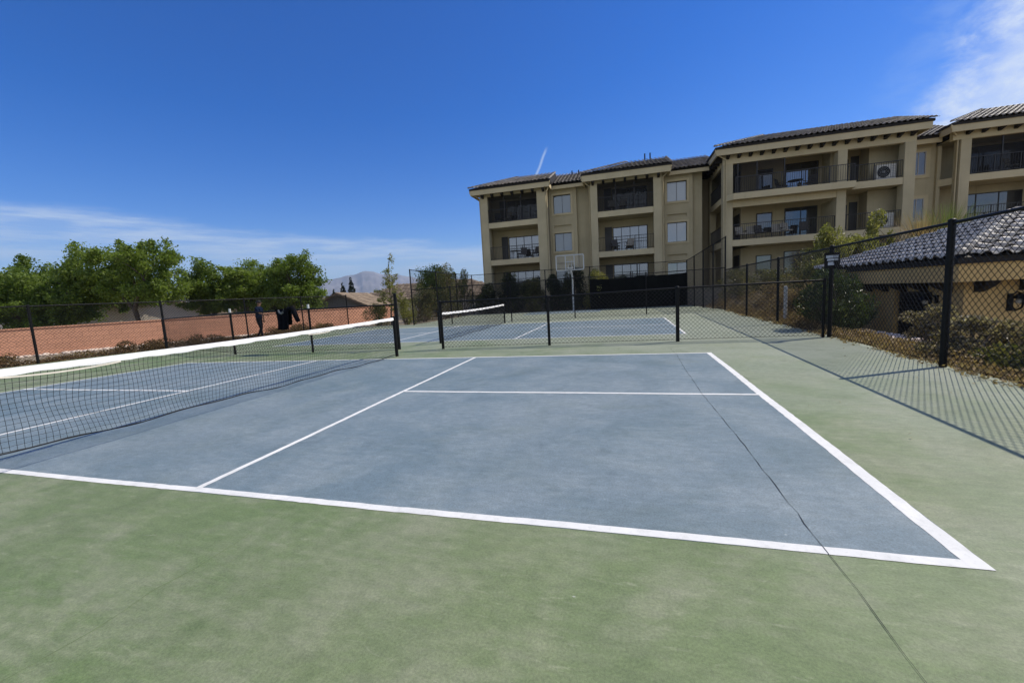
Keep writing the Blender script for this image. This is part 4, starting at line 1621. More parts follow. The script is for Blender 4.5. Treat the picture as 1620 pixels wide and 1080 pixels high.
def shrub(name, label, loc, rx, ry, H, seed, mat, n_leaf=2500, leaf=0.06, aspect=0.4, clumps=14, stems=10, group=None, cat='shrub', clump=0.35, updir=0.5, twig=True, leaf_name='foliage', base=0.1):
    rs = np.random.RandomState(seed)
    root = thing(name, label, cat, loc, rs.uniform(0, 6.28), group)
    C_, Rr = [], []
    for _ in range(clumps):
        a = rs.uniform(0, 2 * math.pi)
        f = rs.random() ** 0.5
        z = rs.uniform(base, 1.0)
        w = math.sqrt(max(0.08, 1 - (max(0, z - 0.35) / 0.65) ** 2))
        C_.append((math.cos(a) * f * rx * 0.75 * w, math.sin(a) * f * ry * 0.75 * w, z * H * 0.86))
        r = clump * rs.uniform(0.7, 1.25)
        Rr.append((r * rx, r * ry, r * H * 0.55))
    C_, Rr = np.array(C_), np.array(Rr)
    if twig:
        t = MB()
        for i in range(min(stems, clumps)):
            limb(t, (rs.normal() * 0.06 * rx, rs.normal() * 0.06 * ry, -0.15), C_[i] + np.array([0, 0, Rr[i][2] * 0.7]), 0.012 + 0.006 * H, 0.004, rs, 0.08, 5)
        t.build('stems', TWIG, root)
    v = leaves(rs, C_, Rr, n_leaf, leaf, aspect, 1.0, 0.6, updir)
    np_mesh(leaf_name, v, quads(len(v)), mat, root)
    return root


def gz(x, y):
    return float(ground_h(x, y))


# trees beyond the salmon wall (each with its own crown)
TG = 'leafy trees beyond the salmon wall'
tree('leafy_tree', 'broad bright green tree at the left edge beyond the salmon wall', (-42.3, 17.0, -1.5), 8.4, 5.4, 1.6, 11, LEAF_TREE2, 36000, 0.24, 95, 0.24, group=TG,
     lobes=[(-1.5, 0, 5.5, 4.8, 4.2, 2.7), (3.4, 0.4, 4.8, 3.2, 3.0, 2.9), (-5.2, 1, 5.0, 3.6, 3, 2.6), (0.5, 0, 3.6, 5.2, 4, 1.7)])
tree('leafy_tree', 'tallest bright green tree with open branching, in front of a gabled house', (-33.0, 18.9, -1.4), 9.4, 4.6, 2.2, 23, LEAF_TREE, 19000, 0.22, 54, 0.22, group=TG,
     lobes=[(-1.9, 0, 7.2, 2.9, 2.6, 2.0), (2.0, 0.3, 6.6, 2.9, 2.7, 2.2), (0.3, 0, 5.0, 2.8, 2.6, 1.2), (-3.6, 0.2, 5.6, 1.8, 1.8, 1.6), (3.5, 0.3, 4.8, 1.6, 1.6, 1.7)])
tree('leafy_tree', 'rounded green tree right of the tallest tree beyond the wall', (-32.2, 24.8, -1.5), 7.9, 3.0, 1.6, 31, LEAF_TREE2, 14000, 0.22, 36, 0.18, group=TG,
     lobes=[(0, 0, 5.4, 2.6, 2.5, 2.3), (-1.0, 0, 4.1, 2.4, 2.2, 1.5), (1.6, 0, 4.4, 2.0, 2.0, 2.0)])
tree('leafy_tree', 'bushy green tree in the middle of the row behind the walking person', (-28.8, 25.6, -1.5), 8.0, 2.8, 1.5, 47, LEAF_TREE, 14000, 0.22, 36, 0.18, group=TG,
     lobes=[(0, 0, 5.6, 2.5, 2.4, 2.2), (0.8, 0, 4.2, 2.3, 2.2, 1.5), (-1.8, 0.3, 4.9, 1.9, 1.9, 1.8)])
tree('leafy_tree', 'green tree ending the row on the right, before the mountain view', (-23.7, 25.9, -1.5), 8.2, 2.9, 1.6, 59, LEAF_TREE2, 15000, 0.22, 38, 0.18, group=TG,
     lobes=[(0.2, 0, 5.7, 2.3, 2.2, 2.3), (1.2, 0, 3.8, 2.0, 2.0, 1.9), (-1.7, 0, 4.8, 1.9, 1.9, 2.1), (-0.3, 0, 3.9, 2.2, 2.1, 1.3)])
tree('leafy_tree', 'shaded tree half hidden between the two left trees', (-46.0, 25.5, -1.5), 8.4, 3.4, 1.8, 67, LEAF_TREE2, 12000, 0.24, 34, 0.2, group=TG,
     lobes=[(0, 0, 5.6, 3.4, 3.2, 2.4), (1.5, 0, 4.6, 2.6, 2.4, 1.5)])
tree('leafy_tree', 'dark tree glimpsed in the gap behind the bushy middle tree', (-31.0, 31.0, -1.5), 6.9, 2.8, 1.4, 71, LEAF_DARK, 9000, 0.24, 26, 0.18, group=TG)

# cypresses far behind
for k, (dx, h, lab) in enumerate(((0, 5.2, 'leftmost of the three dark cypresses behind the houses'), (1.3, 6.1, 'middle one of the three dark cypresses behind the houses'), (2.5, 6.8, 'rightmost and tallest of the three dark cypresses behind the houses'))):
    rs = np.random.RandomState(80 + k)
    r_ = thing('cypress_tree', lab, 'tree', (-35.9 + dx, 46.6 + 0.3 * dx, -1.9), 0, 'cypress trees behind the houses')
    MB().tube([(0, 0, -0.2), (0, 0, h * 0.7)], [0.14, 0.04], 8).build('trunk', BARK, r_)
    zz = np.linspace(0.7, h - 0.2, 9)
    rr = 0.72 * np.sin(np.linspace(0.5, 3.0, 9)) ** 0.7
    v = leaves(rs, np.stack([zz * 0, zz * 0, zz], 1), np.stack([rr, rr, rr * 0 + 0.6], 1), 3500, 0.22, 0.5, 1, 0.6, 1.2)
    np_mesh('crown', v, quads(len(v)), LEAF_CYP, r_)

# rusty ground cover along the outside of the left fence
rs = np.random.RandomState(3)
C_, Rr = [], []
y = -7.0
while y < 15.0:
    for _ in range(3):
        d_ = rs.uniform(0.25, 1.9)
        yy = y + rs.uniform(-0.3, 0.3)
        xx = fence_x(yy) - d_
        h_ = rs.uniform(0.07, 0.20) * (1.25 if d_ > 0.5 else 0.8) * (1.15 if math.sin(yy * 1.1) > -0.2 else 0.5)
        C_.append((xx, yy, gz(xx, yy) + h_ * 0.8))
        Rr.append((rs.uniform(0.22, 0.42), rs.uniform(0.22, 0.42), h_))
    y += 0.34
v = leaves(rs, np.array(C_), np.array(Rr), 42000, 0.065, 0.5, 1, 0.7, 0.4)
o = np_mesh('ground_cover', v, quads(len(v)), LEAF_RUST)
tag(o, 'rusty brown ground cover growing outside the left fence', 'ground cover', kind='stuff')

# brown leaf litter and dry growth at the foot of the right fence
rs = np.random.RandomState(8)
C_, Rr = [], []
y = -3.0
while y < 16.5:
    xf = np.interp(y, [p[1] for p in rf_pts], [p[0] for p in rf_pts])
    for _ in range(4):
        d_ = 0.02 + min(abs(rs.normal()) * 0.33, 0.75)
        yy = y + rs.uniform(-0.25, 0.25)
        h_ = rs.uniform(0.04, 0.13) * (1.25 if d_ > 0.3 else 0.8)
        C_.append((xf + d_ + 0.04, yy, max(gz(xf + d_, yy), -0.05) + h_ * 0.7))
        Rr.append((rs.uniform(0.15, 0.32), rs.uniform(0.2, 0.36), h_))
    y += 0.22
v = leaves(rs, np.array(C_), np.array(Rr), 30000, 0.055, 0.45, 1, 0.7, 0.5)
o = np_mesh('dry_ground_cover', v, quads(len(v)), LEAF_DRY)
tag(o, 'straw coloured dry growth and leaf litter along the right fence', 'ground cover', kind='stuff')
lf_p = []
for k in range(260):
    y_ = rs.uniform(-6, 16)
    xf = np.interp(y_, [p[1] for p in rf_pts], [p[0] for p in rf_pts])
    lf_p.append((xf - abs(rs.normal()) * (0.28 if k % 9 else 1.2), y_, 0.012))
for k in range(8):
    lf_p.append((rs.uniform(7.2, 9), rs.uniform(-5, 5), 0.012))
v = blades(rs, np.array(lf_p), np.zeros((len(lf_p), 3)), 0.035, 0.5).reshape(-1, 4, 3)
v[:, :, 2] = 0.010 + (v[:, :, 2] - 0.012) * 0.25
o = np_mesh('fallen_leaves', v.reshape(-1, 3), quads(v.shape[0] * 4), LEAF_DRY)
tag(o, 'small fallen leaves scattered on the court near the right fence', 'leaves', kind='stuff')
# pale stones in front of the ochre building
st = MB()
for k in range(1500):
    x = rs.uniform(10.0, 11.5)
    y_ = rs.uniform(3.4, 9.0)
    r = rs.uniform(0.03, 0.085)
    st.ball((x, y_, gz(x, y_) + r * 0.3), r, 6, 4, (rs.uniform(0.8, 1.5), rs.uniform(0.8, 1.4), 0.6))
o = st.build('gravel', GRAVEL)
tag(o, 'pale stones between the right fence and the ochre building', 'gravel', kind='stuff')

st = MB()
for k in range(900):
    t = rs.random()
    off = rs.uniform(0.12, 1.1)
    x = -21.5 + 10.1 * t + off * 0.88
    y_ = -0.6 + 18.8 * t - off * 0.47
    r = rs.uniform(0.03, 0.09)
    st.ball((x, y_, gz(x, y_) + r * 0.3), r, 6, 4, (rs.uniform(0.8, 1.5), rs.uniform(0.8, 1.4), 0.6))
o = st.build('gravel', GRAVEL)
tag(o, 'pale gravel along the foot of the salmon wall', 'gravel', kind='stuff')

# shrubs behind the right fence
SG = 'shrubs behind the right fence'
shrub('oleander_shrub', 'dark glossy oleander beside the gate post with the sign', (10.35, 7.0, -0.05), 0.85, 0.85, 1.66, 101, LEAF_OLE, 6500, 0.13, 0.2, 26, 18, SG, clump=0.36, updir=0.9)
shrub('silvery_shrub', 'silvery shrub in front of the dark doorway, left of the near post', (10.75, 4.15, -0.05), 0.62, 0.65, 0.80, 102, LEAF_GREY, 3300, 0.06, 0.5, 26, 26, SG, clump=0.24)
shrub('silvery_shrub', 'silvery shrub right of the near fence post, below the scroll lamp', (10.35, 2.55, -0.05), 0.8, 0.75, 0.70, 103, LEAF_GREY, 3600, 0.06, 0.5, 28, 28, SG, clump=0.24)
shrub('dark_shrub', 'dark green and brown shrub at the right edge behind the fence', (10.25, 1.55, -0.05), 0.7, 0.6, 0.58, 104, LEAF_MIX, 3800, 0.055, 0.5, 18, 14, SG)
shrub('silvery_shrub', 'tall silvery shrub at the right edge beneath the ochre wall', (11.6, 3.1, -0.3), 0.95, 0.9, 0.85, 105, LEAF_GREY, 3800, 0.06, 0.5, 28, 28, SG, clump=0.24)
shrub('dark_shrub', 'mixed shrub between the oleander and the second fence post beyond the gate', (10.6, 8.3, -0.02), 0.7, 0.75, 1.15, 106, LEAF_MIX, 4200, 0.07, 0.4, 18, 12, SG)
shrub('dark_shrub', 'olive shrub behind the second fence post beyond the gate', (11.6, 9.6, 0.0), 0.9, 0.9, 1.5, 107, LEAF_MIX, 4200, 0.07, 0.4, 20, 12, SG)
shrub('dry_shrub', 'dry straw coloured shrub behind the third fence post beyond the gate', (11.3, 11.8, 0.05), 0.9, 1.0, 0.95, 108, LEAF_DRY, 4200, 0.08, 0.25, 18, 12, SG)
shrub('dry_shrub', 'dry brown shrub just before the tall fence begins', (11.6, 14.3, 0.2), 1.1, 1.1, 1.1, 109, LEAF_DRY, 4200, 0.08, 0.25, 18, 12, SG)
shrub('dark_shrub', 'grey green shrub behind the tall fence below the right wing', (12.0, 17.2, 0.4), 1.4, 1.2, 1.5, 110, LEAF_MIX, 4500, 0.09, 0.4, 22, 12, SG)
shrub('dark_shrub', 'dull green shrub beside the far corner of the tall fence', (11.4, 20.2, 0.5), 1.3, 1.2, 1.5, 111, LEAF_MIX, 4200, 0.09, 0.4, 20, 12, SG)
shrub('dark_shrub', 'shaded shrub in front of the ground floor of the right wing', (14.6, 19.5, 1.0), 1.8, 1.4, 1.9, 112, LEAF_MIX, 4500, 0.10, 0.4, 22, 12, SG)
shrub('dark_shrub', 'grey shrub under the right wing beside the white bollard', (13.2, 15.0, 0.4), 1.3, 1.2, 1.7, 113, LEAF_MIX, 4500, 0.09, 0.4, 22, 12, SG)
WG = 'tall scrub on the slope behind the ochre building'
shrub('tall_scrub', 'tall yellow green scrub with upright stems before the middle air conditioner', (16.2, 16.9, 0.6), 1.0, 0.9, 3.75, 120, LEAF_YEL, 4600, 0.13, 0.35, 26, 22, WG, clump=0.22, updir=1.0, base=0.05)
shrub('tall_scrub', 'yellow brown scrub rising left of the ochre roof tip', (13.2, 14.0, 0.3), 1.05, 0.9, 3.15, 121, LEAF_YEL, 5200, 0.12, 0.35, 26, 20, WG, clump=0.26, updir=0.9, base=0.05)
shrub('tall_scrub', 'leafy scrub between the two taller scrubs above the ochre roof', (14.7, 15.4, 0.5), 1.4, 1.0, 2.65, 122, LEAF_YEL, 5600, 0.12, 0.4, 26, 18, WG, clump=0.28, updir=0.7, base=0.05)
shrub('tall_scrub', 'brownish scrub just above the left end of the ochre roof ridge', (17.2, 16.6, 0.7), 1.4, 1.0, 2.2, 123, LEAF_MIX, 3800, 0.12, 0.4, 24, 16, WG, clump=0.28, updir=0.6, base=0.05)
shrub('tall_scrub', 'low green scrub behind the sign and the gate post', (12.4, 13.2, 0.1), 1.0, 1.0, 1.9, 124, LEAF_YEL, 3600, 0.11, 0.4, 22, 16, WG, clump=0.3, updir=0.6)


def grass_clump(label, loc, H, spread, seed, n, mat, group):
    rs = np.random.RandomState(seed)
    root = thing('fountain_grass', label, 'grass', loc, 0, group)
    vs, fs = [], []
    for k in range(n):
        az = rs.uniform(0, 6.283)
        lean = spread * rs.random() ** 0.7
        h = H * rs.uniform(0.6, 1.0)
        d = np.array([math.cos(az), math.sin(az), 0])
        s = np.array([-d[1], d[0], 0]) * rs.uniform(0.008, 0.018)
        b0 = d * rs.uniform(0, 0.18)
        pr = None
        for i in range(6):
            t = i / 5
            p = b0 + d * lean * t ** 1.9 * H + np.array([0, 0, h * (t - 0.22 * lean * t * t)])
            w = s * (1 - t * 0.85)
            i0 = len(vs)
            vs += [p - w, p + w]
            if pr is not None:
                fs.append((pr, pr + 1, i0 + 1, i0))
            pr = i0
    np_mesh('blades', np.array(vs), np.array(fs), mat, root)


GG = 'fountain grasses above the ochre roof'
grass_clump('straw coloured fountain grass above the ochre roof, left of the green one', (20.2, 21.0, gz(20.2, 21.0)), 3.5, 0.50, 130, 700, LEAF_DRY, GG)
grass_clump('green fountain grass standing above the ochre roof ridge', (21.8, 22.1, gz(21.8, 22.1)), 3.9, 0.45, 131, 900, LEAF_GRASS, GG)
grass_clump('pale straw fountain grass right of the green grass above the ridge', (23.3, 23.0, gz(23.3, 23.0)), 3.4, 0.55, 132, 640, LEAF_DRY, GG)

# dry tufts on the slope behind the side fence
rs = np.random.RandomState(17)
C_, Rr = [], []
for _ in range(330):
    yy = rs.uniform(8.0, 22.5)
    xx = rs.uniform(10.2, 11.0 + max(0.8, (yy - 8) * 0.42))
    h_ = rs.uniform(0.08, 0.30)
    C_.append((xx, yy, gz(xx, yy) + h_ * 0.7))
    Rr.append((rs.uniform(0.2, 0.45), rs.uniform(0.2, 0.45), h_))
v = leaves(rs, np.array(C_), np.array(Rr), 26000, 0.10, 0.22, 1, 0.7, 1.0)
o = np_mesh('dry_grass', v, quads(len(v)), LEAF_DRY)
tag(o, 'dry straw grass on the slope behind the side fence', 'grass', kind='stuff')

# hedge shrubs behind the windscreen, below the left wing
HG = 'hedge shrubs below the left wing'
for k, (x, y, rx, H, mt, lab) in enumerate((
        (-4.6, 24.9, 1.3, 2.4, LEAF_DARK, 'dark hedge shrub at the left corner of the apartment building'),
        (-2.9, 24.9, 1.4, 3.0, LEAF_DARK, 'tall dark hedge shrub under the left bay of the building'),
        (-1.2, 24.8, 1.2, 2.5, LEAF_MIX, 'lighter olive hedge shrub under the left bay of the building'),
        (0.4, 25.0, 1.3, 2.6, LEAF_DARK, 'dark hedge shrub just left of the basketball pole'),
        (1.9, 25.0, 1.1, 3.2, LEAF_DARK, 'dark hedge shrub rising behind the basketball backboard'),
        (3.5, 24.8, 1.2, 2.9, LEAF_YEL, 'yellow green hedge shrub right of the basketball pole'),
        (5.0, 25.1, 1.2, 2.2, LEAF_DARK, 'dark hedge shrub behind the right part of the windscreen'),
        (7.2, 25.2, 1.4, 1.9, LEAF_DARK, 'low dark hedge shrub near the right end of the windscreen'))):
    shrub('hedge_shrub', lab, (x, y - 0.5, gz(x, y - 0.5)), rx * 1.2, 1.05, H, 140 + k, mt, 11000, 0.11, 0.4, 52, 14, HG, clump=0.27, updir=0.6, base=0.0)

# shrubs and saplings outside the left corner of the tall fence
CG = 'shrubs at the left corner of the tall fence'
tree('sapling', 'spindly young tree with a bare leaning tip left of the tall fence', (-7.3, 15.1, -0.1), 4.2, 0.8, 1.0, 150, LEAF_YEL, 1500, 0.09, 40, 0.05, group=CG,
     lobes=[(0, 0, 1.7, 0.85, 0.85, 0.9), (0.1, 0, 2.7, 0.45, 0.45, 0.7), (0.22, 0, 3.5, 0.16, 0.16, 0.55)], clump_r=(0.08, 0.2))
shrub('corner_shrub', 'green shrub at the foot of the spindly tree by the end of the salmon wall', (-8.3, 15.3, -0.1), 1.0, 0.9, 1.35, 151, LEAF_MIX, 4500, 0.08, 0.4, 22, 12, CG)
shrub('corner_shrub', 'yellow brown shrub beside the left post of the tall fence', (-6.7, 15.6, -0.1), 0.75, 0.8, 2.1, 152, LEAF_YEL, 4000, 0.08, 0.4, 22, 14, CG, clump=0.3)
shrub('corner_shrub', 'dark olive shrub seen through the left side of the tall fence', (-6.9, 18.4, -0.1), 1.1, 1.1, 2.5, 153, LEAF_MIX, 5200, 0.09, 0.4, 26, 14, CG, clump=0.3)
shrub('corner_shrub', 'tall thin leaved shrub rising above the tall fence left of the building', (-6.6, 21.2, -0.1), 1.2, 1.2, 3.9, 154, LEAF_MIX, 5200, 0.10, 0.4, 30, 18, CG, clump=0.24, updir=0.8)
shrub('corner_shrub', 'sparse yellow green shrub nearest to the building corner', (-7.0, 25.0, 0.0), 1.3, 1.2, 3.7, 155, LEAF_YEL, 4500, 0.11, 0.4, 28, 18, CG, clump=0.24, updir=0.8)
shrub('corner_shrub', 'reddish brown twiggy shrub behind the left side of the tall fence', (-7.6, 20.0, -0.1), 1.0, 1.0, 2.0, 156, LEAF_RUST, 3600, 0.08, 0.4, 22, 18, CG, clump=0.3)
tree('leafy_tree', 'rounded dark green tree beyond the left corner of the tall fence', (-10.2, 27.0, -0.5), 4.6, 1.7, 1.0, 157, LEAF_TREE2, 7000, 0.16, 26, 0.12, group=CG)

# ------------------------------------------------------------------ salmon wall and houses beyond
gw = thing('garden_wall', 'long salmon stucco garden wall beyond the left fence', 'wall', (-14.9, 11.65, -0.07))
wp = [(-23.0, -3.4), (-20.75, 0.8), (-18.5, 4.95), (-14.9, 11.65), (-11.4, 18.2), (-10.3, 20.2)]
wb = MB()
cp = MB()
for i in range(len(wp) - 1):
    a = Vector((wp[i][0] + 14.9, wp[i][1] - 11.65, 0))
    b = Vector((wp[i + 1][0] + 14.9, wp[i + 1][1] - 11.65, 0))
    d = (b - a).normalized()
    wb.bar(a + Vector((0, 0, 0.41)), b + Vector((0, 0, 0.41)), 0.2, 1.36)
    cp.bar(a - d * 0.02 + Vector((0, 0, 1.115)), b + d * 0.02 + Vector((0, 0, 1.115)), 0.26, 0.05)
wb.build('wall', BRICKW, gw)
cp.build('coping', BRICKW, gw)


def house(label, loc, rz, w, d, hw, slope, wall_m, roof_m, gable=True, win=(), door=None, chimney=False, ov=0.5):
    """gable end faces -y; ridge along y (gable) or hip roof"""
    r = thing('house', label, 'house', loc, rz, 'houses beyond the salmon wall')
    b = MB()
    b.box(-w / 2, w / 2, 0, d, -0.5, hw)
    zr = hw + slope * w / 2
    if gable:
        b.raw([(-w / 2, 0, hw), (w / 2, 0, hw), (0, 0, zr), (-w / 2, d, hw), (w / 2, d, hw), (0, d, zr)], [(0, 1, 2), (5, 4, 3)])
    b.build('wall', wall_m, r)
    f = MB()
    if gable:
        e = ov
        for s in (-1, 1):
            x0, z0 = s * (w / 2 + e), hw - slope * e
            f.raw([(x0, -e, z0), (0, -e, zr), (0, d + e, zr), (x0, d + e, z0), (x0, -e, z0 + 0.14), (0, -e, zr + 0.14), (0, d + e, zr + 0.14), (x0, d + e, z0 + 0.14)],
                  [(0, 1, 2, 3), (4, 7, 6, 5), (0, 4, 5, 1), (0, 3, 7, 4), (2, 6, 7, 3)] if s < 0 else [(3, 2, 1, 0), (5, 6, 7, 4), (1, 5, 4, 0), (4, 7, 3, 0), (3, 7, 6, 2)])
    else:
        run = d / 2 + ov
        zr = hw + slope * run
        xa = w / 2 + ov
        f.raw([(-xa, -ov, hw), (xa, -ov, hw), (xa, d + ov, hw), (-xa, d + ov, hw), (-xa + run, d / 2, zr), (xa - run, d / 2, zr)],
              [(0, 1, 5, 4), (2, 3, 4, 5), (3, 0, 4), (1, 2, 5), (0, 3, 2, 1)])
    ro = f.build('roof', roof_m, r)
    t = MB()
    if gable:
        q_ = math.sqrt(1 + slope ** 2)
        wl_ = (w / 2 + ov) * q_
        tile_field(t, (w / 2 + ov, -ov, hw - slope * ov + 0.14), (0, 1, 0), Vector((-1, 0, slope)) / q_, [(0, 0), (d + 2 * ov, 0), (d + 2 * ov, wl_), (0, wl_)], 0.5, 0.6, 0.06, 0.05, 3)
        tile_field(t, (-w / 2 - ov, d + ov, hw - slope * ov + 0.14), (0, -1, 0), Vector((1, 0, slope)) / q_, [(0, 0), (d + 2 * ov, 0), (d + 2 * ov, wl_), (0, wl_)], 0.5, 0.6, 0.06, 0.05, 3)
        t.build('roof_tiles', roof_m, ro)
    if not gable:
        q_ = math.sqrt(1 + slope ** 2)
        tile_field(t, (-xa, -ov, hw + 0.01), (1, 0, 0), Vector((0, 1, slope)) / q_, [(0, 0), (2 * xa, 0), (2 * xa - run, run * q_), (run, run * q_)], 0.5, 0.6, 0.06, 0.03, 3)
        t.build('roof_tiles', roof_m, ro)
    if chimney:
        MB().box(w * 0.1, w * 0.1 + 0.6, d / 2 - 0.3, d / 2 + 0.3, zr - 0.6, zr + 0.6).build('chimney', TANW, ro)
    for (x0, x1, z0, z1) in win:
        fr = MB()
        fr.box(x0 - 0.08, x1 + 0.08, -0.06, 0.0, z0 - 0.08, z1 + 0.08)
        wf = fr.build('window', FRAMEP, r)
        MB().box(x0, x1, -0.075, -0.062, z0, z1).build('pane', GLASSD, wf)
    if door:
        x0, x1, z1 = door
        MB().box(x0, x1, -0.06, 0.0, 0, z1).build('garage_door', WHITEM, r)
    return r


house('tan gabled house half hidden behind the tallest tree', (-44.5, 25.5, -1.6), R_(48), 13, 10, 3.0, 0.42, TANW, TILEH, True, win=((-3.5, -1.9, 0.9, 2.2), (2, 3.6, 0.9, 2.2)))
house('dark grey gabled house with small windows behind the walking person', (-25.0, 33.4, -2.0), R_(15), 6.6, 9, 2.9, 0.46, GREYW, TILEH, True, win=((-0.6, 0.0, 1.4, 2.2), (0.5, 1.1, 1.4, 2.2), (1.9, 2.6, 1.2, 2.2)))
house('low grey house with a white garage door behind the row of trees', (-33.5, 30.2, -2.0), R_(24), 12, 8, 2.7, 0.34, GREYW, TILEH, False, win=((1.5, 2.6, 1.2, 2.2),), door=(-4.0, -1.2, 2.3))
house('large tan roofed house with a ridge vent left of the spindly tree', (-24.0, 44.0, -2.2), R_(14), 17, 13, 3.1, 0.40, TANW, TILEH, False, win=((-4, -2.4, 1.2, 2.4), (1, 2.6, 1.2, 2.4)), chimney=True)
house('tan roofed house seen behind the left side of the tall fence', (-13.5, 38.0, -1.5), R_(8), 13, 10, 2.9, 0.38, TANW, TILEH, False, win=((-3, -1.4, 1.2, 2.3),))
house('far tan roofed house behind the dark grey gable', (-33.0, 42.0, -2.2), R_(15), 14, 9, 2.9, 0.36, TANW, TILEH, False)

# ------------------------------------------------------------------ mountains
rs = np.random.RandomState(12)
MT = mat_new('mountain_rock')
t_ = MT[1]
co = t_.add('ShaderNodeTexCoord').outputs['Object']
n1 = t_.noise(co, 0.0024, 8, 0.66)
t_.put(MT[2].inputs['Base Color'], t_.ramp(n1, [(0.35, (0.13, 0.125, 0.115)), (0.52, (0.20, 0.18, 0.165)), (0.66, (0.30, 0.275, 0.25))]))
MT[2].inputs['Roughness'].default_value = 0.95
DM = 9500.0
na, nr = 260, 26
az = np.radians(np.linspace(-75, 15, na))
# skyline height as an angle, degrees above the horizon
ctrl_az = np.array([-75, -60, -52, -46, -41.5, -40, -38.2, -37, -35.8, -34.6, -33, -31.5, -30, -27.5, -25, -20, -10, 15])
ctrl_h = np.array([1.6, 2.2, 2.8, 2.5, 2.6, 3.0, 3.5, 4.0, 4.15, 4.25, 4.15, 3.85, 3.5, 3.2, 2.9, 2.2, 1.6, 1.0])
hh = np.interp(np.degrees(az), ctrl_az, ctrl_h) * 0.93
nz_ = np.zeros(na)
for o_ in range(4):
    k = 24 * 2 ** o_
    nz_ += np.interp(np.linspace(0, k, na), np.arange(k + 1), rs.normal(size=k + 1)) * 0.16 / 1.7 ** o_
hh = hh + nz_
vs = []
prof = np.linspace(0, 1, nr)
rough = rs.normal(size=(nr, na))
for j in range(nr):
    f = prof[j]
    dist = DM * (0.72 + 0.28 * f)
    sm = np.convolve(rough[j], np.ones(5) / 5, 'same')
    ridge = 0.10 * np.sin(np.degrees(az) * 5.2 + 3 * f + 2 * np.sin(np.degrees(az) * 1.3)) * math.sin(math.pi * f)
    zt = 1.3 + DM * np.tan(np.radians(hh)) * (f ** 1.35) * (1 + ridge) + sm * 33 * math.sin(math.pi * f) - 30 * (1 - f)
    vs.append(np.stack([5.15 + dist * np.sin(az), -5.18 + dist * np.cos(az), zt], 1))
V = np.concatenate(vs)
ii = np.arange(nr * na).reshape(nr, na)
q = np.stack([ii[:-1, :-1], ii[:-1, 1:], ii[1:, 1:], ii[1:, :-1]], -1).reshape(-1, 4)
o = np_mesh('mountains', V, q, MT[0])
tag(o, kind='structure')

# ------------------------------------------------------------------ basketball hoop
bh = thing('basketball_hoop', 'white framed basketball hoop on a curved pole behind the far court', 'basketball hoop', (1.9, 22.3, 0), R_(4))
MB().tube([(0.12, 0.5, -0.05), (0.12, 0.5, 1.9), (0.10, 0.42, 2.35), (0.06, 0.20, 2.66), (0, 0.06, 2.82)], [0.06, 0.06, 0.057, 0.05, 0.045], 12).build('pole', WHITEM, bh)
br = MB()
br.bar((-0.12, 0.06, 2.8), (-0.12, 0.03, 3.35), 0.04, 0.04)
br.bar((0.12, 0.06, 2.8), (0.12, 0.03, 3.35), 0.04, 0.04)
br.bar((0, 0.06, 2.84), (0.0, -0.02, 2.84), 0.3, 0.05)
br.build('bracket', WHITEM, bh)
bd = MB()
bz0, bz1, bw = 2.72, 3.70, 0.90
bd.raw([(-bw, 0, bz0), (bw, 0, bz0), (bw, 0, bz1), (-bw, 0, bz1)], [(0, 1, 2, 3)])
bo = bd.build('backboard', ACRYL, bh)
fm = MB()
fm.bar((-bw, 0, bz1), (bw, 0, bz1), 0.05, 0.07)
fm.bar((-bw, 0, bz0), (bw, 0, bz0), 0.05, 0.06)
fm.bar((-bw, 0, bz0 + .03), (-bw, 0, bz1 - .03), 0.07, 0.05)
fm.bar((bw, 0, bz0 + .03), (bw, 0, bz1 - .03), 0.07, 0.05)
fm.bar((-0.29, 0, bz0 + .03), (-0.29, 0, bz1 - .03), 0.06, 0.04)
fm.bar((0.29, 0, bz0 + .03), (0.29, 0, bz1 - .03), 0.06, 0.04)
fm.bar((-0.27, -0.002, 3.26), (0.27, -0.002, 3.26), 0.04, 0.05)
fm.build('frame', WHITEM, bo)
rm = MB()
rm.tube([(0.23 * math.cos(2 * math.pi * k / 24), -0.30 + 0.23 * math.sin(2 * math.pi * k / 24), 2.86) for k in range(25)], 0.012, 6, False)
rm.bar((0, -0.02, 2.86), (0, -0.08, 2.86), 0.12, 0.05)
rmo = rm.build('rim', WHITEM, bh)
nt = MB()
for k in range(12):
    for sg_ in (1, -1):
        pts = []
        for i in range(5):
            f = i / 4
            a_ = 2 * math.pi * (k + sg_ * f * 1.0) / 12
            r_ = 0.225 - 0.11 * f ** 0.7
            pts.append((r_ * math.cos(a_), -0.30 + r_ * math.sin(a_), 2.85 - 0.38 * f))
        nt.tube(pts, 0.006, 3, False, False)
nt.build('hoop_net', WHITEM, rmo)

# bollard beside the right fence
bl = thing('bollard', 'short pale bollard post among the dry shrubs behind the right fence', 'bollard', (10.35, 10.1, -0.05))
MB().tube([(0, 0, -0.1), (0, 0, 1.12)], 0.055, 12).build('post', CAPW, bl)
MB().ball((0, 0, 1.12), 0.06, 12, 6, (1, 1, 0.5)).build('cap', CAPW, bl)

# ------------------------------------------------------------------ the jacket on the fence
JK = plain('black_jacket_cloth', (0.004, 0.0045, 0.007), 0.95, spec=0.1, var=0.4, scale=9, bump=0.5, bscale=14)
jx0, jy0 = -4.16, 4.372
jk = thing('jacket', 'black jacket hung over the rail of the left middle fence', 'jacket', (jx0, jy0, 0.0), math.atan2(0.16, 2.63))


